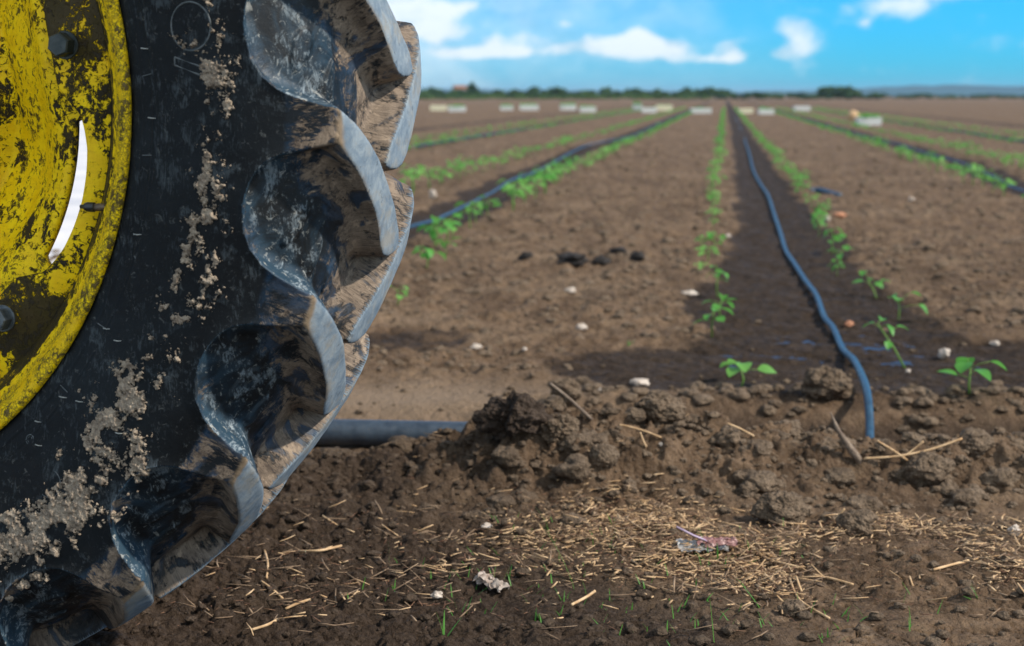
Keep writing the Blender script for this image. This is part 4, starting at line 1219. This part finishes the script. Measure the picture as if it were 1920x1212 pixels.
def stalk(pxs, label, w=.0034, name='straw_stalk', cat='straw stalk', mat='straw', zs=None, dy=0):
    P = []
    for i, (px, py) in enumerate(pxs):
        x, y, z = drop(px, py)
        if zs: # raised above ground: keep the sight line
            zz = z+zs[i]; x, y = pix_ground(px, py, zz); P.append((x, y+dy, zz))
        else: P.append((x, y, z+w*.7))
    b = MB_(); b.tube(smooth_path(P, 5), w*.5, 8); return tag(b.build(name, M[mat]), label, cat)
def stalk3(base, pts, label, w, mat='straw', name='straw_stalk', cat='straw stalk', rad=None):
    """a stalk in the plane facing the road, from a base pixel: pts are pixel offsets (dx right, dz up)"""
    x, y, z = drop(*base); k = math.hypot(y, CAMZ)/2667
    P = [(x+dx*k, y+dd*k, z+.002+dz*k) for dx, dd, dz in pts]
    b = MB_(); b.tube(smooth_path(P, 5), rad or w*.5, 8) if rad is None else b.tube(P, rad, 8)
    return tag(b.build(name, M[mat]), label, cat)
straw_field('chaff', 2600, dense, 7, M['straw'], (.003, .013), (.0010, .0028)); straw_field('chaff', 1800, dense, 8, M['chaff'], (.003, .022), (.0010, .0024)); straw_field('chaff', 900, loose, 9, M['chaff'], (.003, .022), (.0010, .0022))
stalk3((1600, 872), [(20, 0, -6), (-8, 0, 30), (-30, 0, 62), (-46, 0, 98)], 'upright splintered stalk sticking out of the mound left of the hose foot', .0, 'wood', 'dry_stalk', 'dry stalk', rad=[.009, .008, .005, .0010])
stalk3((1705, 868), [(-4, 0, 2), (-30, 4, 20), (-60, 6, 38)], 'straw stalk crossing from upper left beside the hose foot', .0045)
stalk3((1620, 868), [(0, 0, 4), (60, -6, 10), (120, -4, 22), (180, 0, 42)], 'long straw stalk lying right from the hose foot', .0050)
stalk3((1690, 864), [(0, 0, 2), (22, 2, 18), (40, 2, 34)], 'short straw stalk rising right, crossing the others', .0045)
stalk3((1240, 826), [(0, 0, 2), (-30, 0, 14), (-64, 0, 24), (-78, 0, 26)], 'bent straw stalk arching over the mound crest', .0036)
stalk3((1212, 842), [(0, 0, 0), (-6, 0, 12), (-12, 0, 28)], 'short upright straw stalk below the bent one', .004)
stalk3((1414, 822), [(0, 0, 0), (-26, 0, 14), (-50, 0, 24)], 'straw stalk on the mound crest left of the hose', .004)
stalk3((1110, 790), [(0, 0, 0), (-40, 8, 36), (-78, 12, 66)], 'dark dry twig leaning on the pile of dark clods', .0075, 'wood', 'dry_twig', 'twig')
stalk3((1556, 990), [(0, 0, 0), (10, 0, 14), (26, 0, 34)], 'pale straw stalk propped at the foot of the mound', .004)
stalk([(1400, 1022), (1440, 1052), (1505, 1070)], 'long straw stalk right of the wrapper pointing down to the right', .0046)
stalk([(1480, 1090), (1500, 1130), (1555, 1165)], 'long straw stalk passing the flat loose clod', .0042)
stalk([(1750, 1072), (1790, 1062), (1835, 1050)], 'broad straw stalk lying on bare soil at the right', .0046)
stalk([(1525, 1082), (1560, 1090), (1600, 1100)], 'straw stalk on bare soil below the broad clod', .0042)
stalk([(560, 1040), (600, 1036), (640, 1028)], 'thick straw stalk lying right of the tyre tread', .0046)
stalk([(496, 1036), (502, 1060), (500, 1088)], 'curled pale straw stalk hugging the bottom of the tyre', .0040)
stalk([(490, 1095), (510, 1108), (530, 1126)], 'straw stalk below the curled pale one', .0040)
stalk([(535, 1146), (560, 1136), (582, 1128)], 'straw stalk on the dark soil lower left of the straw patch', .0044)
stalk([(472, 1186), (500, 1176), (520, 1166)], 'pale straw stalk at the bottom left on dark soil', .0044)
stalk([(1072, 1138), (1100, 1124), (1116, 1112)], 'pale split straw stalk in front of the straw patch', .0048)

# grass
def blade(mb, base, L, w, yaw, lean, curl):
    n = 7; V = []; F = []
    for i in range(n+1):
        t = i/n; a = lean+curl*t
        x = L*t*math.sin(lean+curl*t*.5); z = L*t*math.cos(lean+curl*t*.5)
        ww = w*(1-t**2.2)*.5+.0002
        for e in (-1, 0, 1): V.append((x*math.cos(yaw)-e*ww*math.sin(yaw), x*math.sin(yaw)+e*ww*math.cos(yaw), z-abs(e)*ww*.3))
    for i in range(n):
        for k in range(2): F.append((i*3+k, i*3+k+1, (i+1)*3+k+1, (i+1)*3+k))
    mb.addm([(v[0]+base[0], v[1]+base[1], v[2]+base[2]) for v in V], F)
def tuft(px, py, n, L, label, seed, spread=.01, lean=.3, w=.0035, name='grass_tuft', rz=None, curl=.4):
    r_ = random.Random(seed); x, y, z = drop(px, py); mb = MB_()
    for i in range(n):
        blade(mb, (r_.uniform(-spread, spread), r_.uniform(-spread, spread), -.006), L*r_.uniform(.7, 1.1), w*r_.uniform(.8, 1.2), (rz if rz is not None else r_.uniform(0, 6.28))+r_.uniform(-.3, .3), r_.uniform(.0, lean), r_.uniform(.0, curl))
    o = mb.build(name, M['grass']); o.location = (x, y, z); return tag(o, label, 'grass')
tuft(1074, 1088, 1, .115, 'tall single grass blade leaning left in front of the straw patch', 1, 0, .75, .0050, 'grass_sprout', 3.14)
tuft(1030, 985, 1, .075, 'slim grass blade rising behind the straw patch against the mound', 2, 0, .6, .0036, 'grass_sprout', 3.14)
tuft(730, 1060, 1, .062, 'single grass blade on the dark soil left of the straw', 3, 0, .3, .0042, 'grass_sprout', 3.14)
tuft(1312, 1105, 1, .060, 'grass blade below the crumpled wrapper', 4, 0, .2, .0042, 'grass_sprout', 0)
tuft(1340, 1205, 1, .075, 'yellow green blade at the bottom edge near the centre', 5, 0, .12, .0036, 'grass_sprout', 3.14)
tuft(1428, 1138, 1, .060, 'grass blade leaning left over the lower straw', 6, 0, .9, .0045, 'grass_sprout', 3.14)
tuft(1708, 1176, 2, .042, 'short yellow green sprout on cracked soil at the lower right', 7, .002, .25, .0030)
tuft(1838, 1124, 3, .038, 'low curling green sprout on bare soil at the right', 8, .003, 1.3, .0042, rz=3.0)
tuft(1155, 985, 3, .045, 'small grass tuft at the back of the straw patch', 9, .01, .9, .003)
tuft(1350, 1052, 8, .050, 'green grass tuft crushed under the crumpled wrapper', 10, .02, 1.3, .003)
tuft(860, 1150, 4, .030, 'tiny grass tuft beside the tan pebble', 11, .012, .8, .0024)
tuft(945, 1088, 4, .034, 'tiny grass tuft growing around the pale husk', 12, .02, .9, .0026)
tuft(1010, 1170, 4, .030, 'tiny grass tuft low in front of the straw patch', 13, .012, .8, .0024)
tuft(835, 1195, 3, .050, 'thin forked grass tuft near the bottom edge', 14, .004, .8, .0028)
tuft(1545, 1200, 4, .030, 'grass tuft at the bottom edge under the flat clod', 15, .012, .8, .0026)
tuft(1185, 648, 4, .030, 'tiny green weed behind the mound on the bare bed', 16, .012, .9, .006)
mb = MB_(); rg = random.Random(12)
for i in range(210):
    px, py = rg.choice([(1100, 1020), (1300, 1060), (1000, 1120), (850, 1130), (1600, 1190), (1250, 1180)]); px += rg.gauss(0, 120); py += rg.gauss(0, 24)
    if py < 975 or py > 1260: continue
    x, y = pix_ground(px, py); blade(mb, (x, y, gh(x, y)-.004), rg.uniform(.010, .032), rg.uniform(.0012, .0024), rg.uniform(0, 6.28), rg.uniform(0, .8), rg.uniform(0, .8))
tag(mb.build('grass', M['grass']), kind='stuff')

# crumpled wrapper with a mauve stick
def crumple(w, d, h, seed, nx=26, ny=16, amp=.5):
    U, Vv = np.meshgrid(np.linspace(-1, 1, nx), np.linspace(-1, 1, ny), indexing='ij')
    n1 = fbm(U+seed, Vv, None, 2.1, 3, seed); n2 = fbm(U-seed, Vv, None, 2.6, 3, seed+4); n3 = fbm(U, Vv+seed, None, 2.2, 3, seed+8)
    X = U*w/2+n1*w*.10; Y = Vv*d/2+n2*d*.4; Z = h*(.45+amp*np.abs(n3)*2+.35*np.cos(Vv*2.6))
    return np.stack([X, Y, Z], -1).reshape(-1, 3), grid_faces(nx, ny)
x, y, z = drop(1325, 1032)
wr = empty('food_wrapper', (x, y, z), 0); wr.scale = (.88, .88, .8); tag(wr, 'crumpled pink and white plastic wrapper with a mauve strip on the straw', 'wrapper')
def solid(o, t=.0008):
    m_ = o.modifiers.new('thickness', 'SOLIDIFY'); m_.thickness = t; m_.offset = 0; return o
V, F = crumple(.095, .05, .014, 3); solid(mesh_np('sleeve', V+[-.008, 0, .002], F, M['wrapper2'], wr, smooth=False))
V, F = crumple(.085, .035, .012, 9); solid(mesh_np('inner_foil', V@rotm(.15, .12, 0).T+[.018, .004, .013], F, M['wrapper'], wr, smooth=False))
V, F = crumple(.06, .022, .007, 15); solid(mesh_np('inner_foil', V@rotm(-.1, -.25, .2).T+[.026, -.014, .020], F, M['wrapper'], wr, smooth=False))
b = MB_(); b.tube([(.004, -.008, .022), (-.028, -.006, .036), (-.062, -.004, .055)], [.0036, .0042, .0040], 8, flat=.5); b.build('strip', M['mauve'], wr)
# husk
x, y, z = drop(924, 1106)
hk = MB_(); V, F = crumple(.060, .028, .014, 33, 22, 14); V = V@rotm(-.75, .1, 0).T
o = mesh_np('dry_husk', V, F, M['husk'], smooth=False); solid(o, .0012); o.location = (x, y, z+.003); tag(o, 'pale crumpled dry husk lying left of the straw patch', 'husk')

# ------------------------------------------------------------------ white sheet added to make the wheel's opening bright
n1_, n2_ = 60, 26
U, W_ = np.meshgrid(np.linspace(0, 1, n1_), np.linspace(0, 1, n2_), indexing='ij')
ya = 6.6+U*42; xl = -.40*ya-.4; xr = -.235*ya+.1
X = xl+(xr-xl)*W_; Z = .05+.05*np.abs(fbm(X, ya, None, .9, 3, 77))
edge_ = np.minimum(np.minimum(U, 1-U)*n1_/2, np.minimum(W_, 1-W_)*n2_/2); Z = np.where(edge_ < .6, .012, Z)
fl = mesh_np('bright_added_sheet', np.stack([X, ya, Z], -1).reshape(-1, 3), grid_faces(n1_, n2_)[:, ::-1], M['added_sheet']); solid(fl, .004)
tag(fl, 'white sheet added on the field to whiten the opening of the yellow wheel', 'crop fleece')

# ------------------------------------------------------------------ seedling trays in the distance
def tray(px, py, wpx, hpx, label, green=1., mat='white', second=False, rz=0.):
    x, y = pix_ground(px, py); k = y/2667
    w = wpx*k*.9; h = hpx*k*.56; d = w*.6
    root = empty('seedling_tray', (x, y, gh(x, y)), rz); tag(root, label, 'seedling tray', None)
    mb = MB_()
    t = .04*w
    def box(x0, x1, y0, y1, z0, z1, tp=1.):
        V = [(x0, y0, z0), (x1, y0, z0), (x1, y1, z0), (x0, y1, z0), (x0*tp, y0*tp, z1), (x1*tp, y0*tp, z1), (x1*tp, y1*tp, z1), (x0*tp, y1*tp, z1)]
        mb.addm(V, [(0, 3, 2, 1), (4, 5, 6, 7), (0, 1, 5, 4), (1, 2, 6, 5), (2, 3, 7, 6), (3, 0, 4, 7)])
    box(-w/2, w/2, -d/2, d/2, 0, h*.86, 1.04)
    for (a, b_, c, e) in ((-w/2, w/2, -d/2, -d/2+t), (-w/2, w/2, d/2-t, d/2), (-w/2, -w/2+t, -d/2+t, d/2-t), (w/2-t, w/2, -d/2+t, d/2-t)):
        box(a*1.04, b_*1.04, c*1.04, e*1.04, h*.88, h)
    mb.build('tray', M[mat], root, False)
    if green > 0:
        mv = []; mf_ = []; off = 0; q = random.Random(int(px))
        for i in range(90):
            L_ = h*q.uniform(.35, .75)*green
            v = xf(np.array(leaf_mesh(L_, L_*.5, .3, .2, 3)[0]), (q.uniform(-w*.45, w*.45), q.uniform(-d*.45, d*.45), h*.86), q.uniform(0, 6.28), q.uniform(.3, 1.4))
            mv.append(v); mf_.append(Lf+off); off += len(v)
        mesh_np('young_plants', np.concatenate(mv), np.concatenate(mf_), M['leaf'], root)
for a in [(822, 208, 32, 18, 'cream seedling tray at the far left, next to the dark topped one', .0, 'cream'), (857, 210, 34, 17, 'white tray with dark plants right of the cream tray'), (950, 207, 26, 14, 'small tray full of pale green plants in the far left field', 1.2),
          (992, 207, 38, 17, 'wide white tray right of the small pale green one'), (1065, 207, 32, 18, 'white tray left of its twin in the centre distance'), (1102, 211, 32, 17, 'white tray slightly nearer than its twin in the centre distance'),
          (1195, 206, 18, 18, 'white tray at the left end of the cluster by the dark strip'), (1217, 212, 30, 17, 'bright white tray in the middle of the cluster by the dark strip', .4), (1245, 208, 32, 18, 'yellowish tray at the right end of the cluster by the dark strip', .6, 'cream'),
          (1314, 213, 40, 16, 'low white tray between the two middle beds', .6), (1398, 213, 28, 16, 'pinkish white tray just right of the central strip', .3, 'cream'), (1436, 215, 30, 17, 'white tray with a green top right of the pinkish one', .9),
          (1503, 208, 32, 15, 'plain white tray without green standing alone', 0.), (1628, 236, 46, 26, 'nearest white tray with a thick green top of young plants', 1.1)]:
    tray(*a)
x, y = pix_ground(1600, 226); k = y/2667
bag = one_clod(0, 0, 20, 22, 'tan sack slumped beside the nearest white tray', M['straw'], 'sack', 'sack', 3, 611, .15, .02, pos=(x, y, 0.))

# ------------------------------------------------------------------ far trees, hedge, house, hills
def crown_geo(w, h, d, seed, n, leaf=.16):
    r_ = np.random.default_rng(seed)
    nb = max(5, int(n/110)); C = np.stack([r_.uniform(-.5, .5, nb)*w*.75, r_.uniform(-.5, .5, nb)*d*.6, h*(.35+.42*r_.random(nb))], 1)
    C[:, 2] -= h*.30*(np.abs(C[:, 0])/(w*.5))**2
    rad = np.stack([w*(.16+.14*r_.random(nb)), d*(.22+.14*r_.random(nb)), h*(.16+.14*r_.random(nb))], 1)
    i = r_.integers(0, nb, n); D = r_.normal(size=(n, 3)); D /= np.linalg.norm(D, axis=1)[:, None]
    P = C[i]+D*rad[i]*(r_.random(n)**.4)[:, None]; P[:, 2] = np.maximum(P[:, 2], .05*h)
    a = r_.normal(size=(n, 3)); a /= np.linalg.norm(a, axis=1)[:, None]; b = np.cross(a, D); b /= np.linalg.norm(b, axis=1)[:, None]
    s_ = (leaf*h*(.5+r_.random(n)))[:, None]
    V = np.stack([P-a*s_, P-b*s_*.6, P+a*s_, P+b*s_*.6], 1).reshape(-1, 3); F = np.arange(4*n).reshape(-1, 4)
    return V, F
def tree(px, wpx, hpx, Y, label, seed, name='tree', cat='tree', mat='tree', n=700, trunk=True):
    X = (px-960)/2667*Y*1.0; w = wpx/2667*Y; h = hpx/2667*Y+CAMZ
    root = empty(name, (X, Y, 0)); tag(root, label, cat)
    V, F = crown_geo(w, h, w*.8, seed, n); mesh_np('crown', V, F, M[mat], root, smooth=False)
    tb = MB_(); tb.tube([(0, 0, -.2), (w*.01, 0, h*.3), (-w*.02, 0, h*.6)], [h*.035, h*.028, h*.012], 8)
    for q in (-1, 1): tb.tube([(w*.01, 0, h*.3), (q*w*.14, w*.03*q, h*.5), (q*w*.25, 0, h*.62)], [h*.018, h*.012, h*.005], 6)
    tb.build('trunk', M['wood'], root)
for i, a in enumerate([(1045, 40, 15, 330, 'dark rounded tree standing above the hedge left of centre'), (890, 22, 26, 360, 'slim pointed tree at the far left beside the pale house'), (1350, 22, 17, 360, 'small dark tree exactly where the central strip meets the horizon'),
                       (1412, 26, 8, 330, 'low dark bush tree right of the central strip'), (1560, 84, 19, 330, 'widest dark tree clump on the horizon right of centre'), (1180, 40, 9, 340, 'low dark tree in the hedge above the tray cluster'),
                       (1003, 30, 17, 380, 'pale blurred tree right behind the long hedge'), (1290, 34, 8, 345, 'small green tree in the hedge left of the central strip'), (1490, 50, 8, 350, 'low green tree between the bush tree and the widest clump'), (1100, 26, 12, 400, 'small far tree right of the dark rounded one'), (1720, 70, 6, 420, 'flat topped tree at the foot of the right hand hills')]):
    tree(a[0], a[1], a[2], a[3], a[4], 800+i, n=900 if a[1] > 60 else 600)
def hedge(x0, x1, hp, Y, seed, name, mat, n):
    r_ = np.random.default_rng(seed); Vs = []; Fs = []; off = 0
    xs = np.arange(x0, x1, 14)
    for px in xs:
        h = (hp*(.55+.75*r_.random()))/2667*Y+CAMZ; w = 34/2667*Y
        V, F = crown_geo(w, h, w, seed+int(px), n, .2); V = V+[(px-960)/2667*Y, Y+r_.uniform(-8, 8), -.1]
        Vs.append(V); Fs.append(F+off); off += len(V)
    tag(mesh_np(name, np.concatenate(Vs), np.concatenate(Fs), M[mat], smooth=False), kind='stuff')
hedge(500, 1345, 13, 350, 60, 'far_hedge', 'tree', 260); hedge(780, 1340, 4, 318, 61, 'hedge_undergrowth', 'tree2', 110); hedge(1345, 1640, 7, 345, 62, 'far_hedge', 'tree', 220); hedge(1640, 2150, 4, 420, 63, 'far_hedge', 'tree', 200)
# farmhouse
Y = 520.; X = (868-960)/2667*Y
fh = empty('farmhouse', (X, Y, 0), .3); tag(fh, 'small pale farmhouse with a low tiled roof behind the hedge', 'farmhouse')
mb = MB_(); w, d, h = 6., 5., 3.4
V = [(-w/2, -d/2, 0), (w/2, -d/2, 0), (w/2, d/2, 0), (-w/2, d/2, 0), (-w/2, -d/2, h), (w/2, -d/2, h), (w/2, d/2, h), (-w/2, d/2, h)]
mb.addm(V, [(0, 1, 5, 4), (1, 2, 6, 5), (2, 3, 7, 6), (3, 0, 4, 7)]); mb.build('wall', M['wall'], fh, False)
mb = MB_(); e = .3
V = [(-w/2-e, -d/2-e, h), (w/2+e, -d/2-e, h), (w/2+e, d/2+e, h), (-w/2-e, d/2+e, h), (-w/2-e, 0, h+1.2), (w/2+e, 0, h+1.2)]
mb.addm(V, [(0, 1, 5, 4), (2, 3, 4, 5), (0, 4, 3), (1, 2, 5), (3, 2, 1, 0)]); mb.build('roof', M['roof'], fh, False)
for q in (-1.6, 1.4):
    mb = MB_(); mb.addm([(q-.4, -d/2-.02, 1.2), (q+.4, -d/2-.02, 1.2), (q+.4, -d/2-.02, 2.3), (q-.4, -d/2-.02, 2.3)], [(0, 1, 2, 3)]); solid(mb.build('window', M['black'], fh, False), .03)
# hills
def hills(Y, prof_, name, mat, seed, depth=600):
    px = np.linspace(-900, 2900, 700); hp = np.interp(px, [p[0] for p in prof_], [p[1] for p in prof_])
    hp = hp*(1+.16*fbm(px/60, px*0, None, 1, 4, seed))+.9*fbm(px/14, px*0, None, 1, 3, seed+1)*(hp > 2)
    X = (px-960)/2667*Y; H = hp/2667*Y+CAMZ
    rows_ = []
    for t, f in ((0, 0), (.25, .35), (.55, .8), (.8, 1), (1.1, .85), (1.6, 0)):
        rows_.append(np.stack([X*(1+t*depth/Y), np.full_like(X, Y+t*depth), H*f-(1 if f == 0 else 0)], -1))
    V = np.stack(rows_, 0).reshape(-1, 3)
    tag(mesh_np(name, V, grid_faces(6, 700)[:, ::-1], M[mat]), kind='structure')
hills(2600, [(-900, 14), (700, 14), (860, 15), (1000, 13), (1200, 11), (1400, 9), (1560, 13), (1640, 20), (1760, 25), (1900, 22), (2300, 22), (2900, 15)], 'hills', 'hill', 71)

# ------------------------------------------------------------------ haze
def haze(dens):
    s = NT('haze_air')
    v = s.node('ShaderNodeVolumePrincipled')
    v.inputs['Color'].default_value = (.55, .80, 1, 1); v.inputs['Density'].default_value = dens; v.inputs['Anisotropy'].default_value = .2
    o = s.node('ShaderNodeOutputMaterial'); s.l.new(v.outputs[0], o.inputs['Volume'])
    x, y0, y1, z0, z1 = 9800, -60, 9600, -3., 34.
    V = [(-x, y0, z0), (x, y0, z0), (x, y1, z0), (-x, y1, z0), (-x, y0, z1), (x, y0, z1), (x, y1, z1), (-x, y1, z1)]
    F = [(0, 3, 2, 1), (4, 5, 6, 7), (0, 1, 5, 4), (1, 2, 6, 5), (2, 3, 7, 6), (3, 0, 4, 7)]
    h = mesh_np('haze', np.array(V, float), np.array(F), s.m, smooth=False); tag(h, kind='stuff')
HAZE = .00017
if HAZE: haze(HAZE)
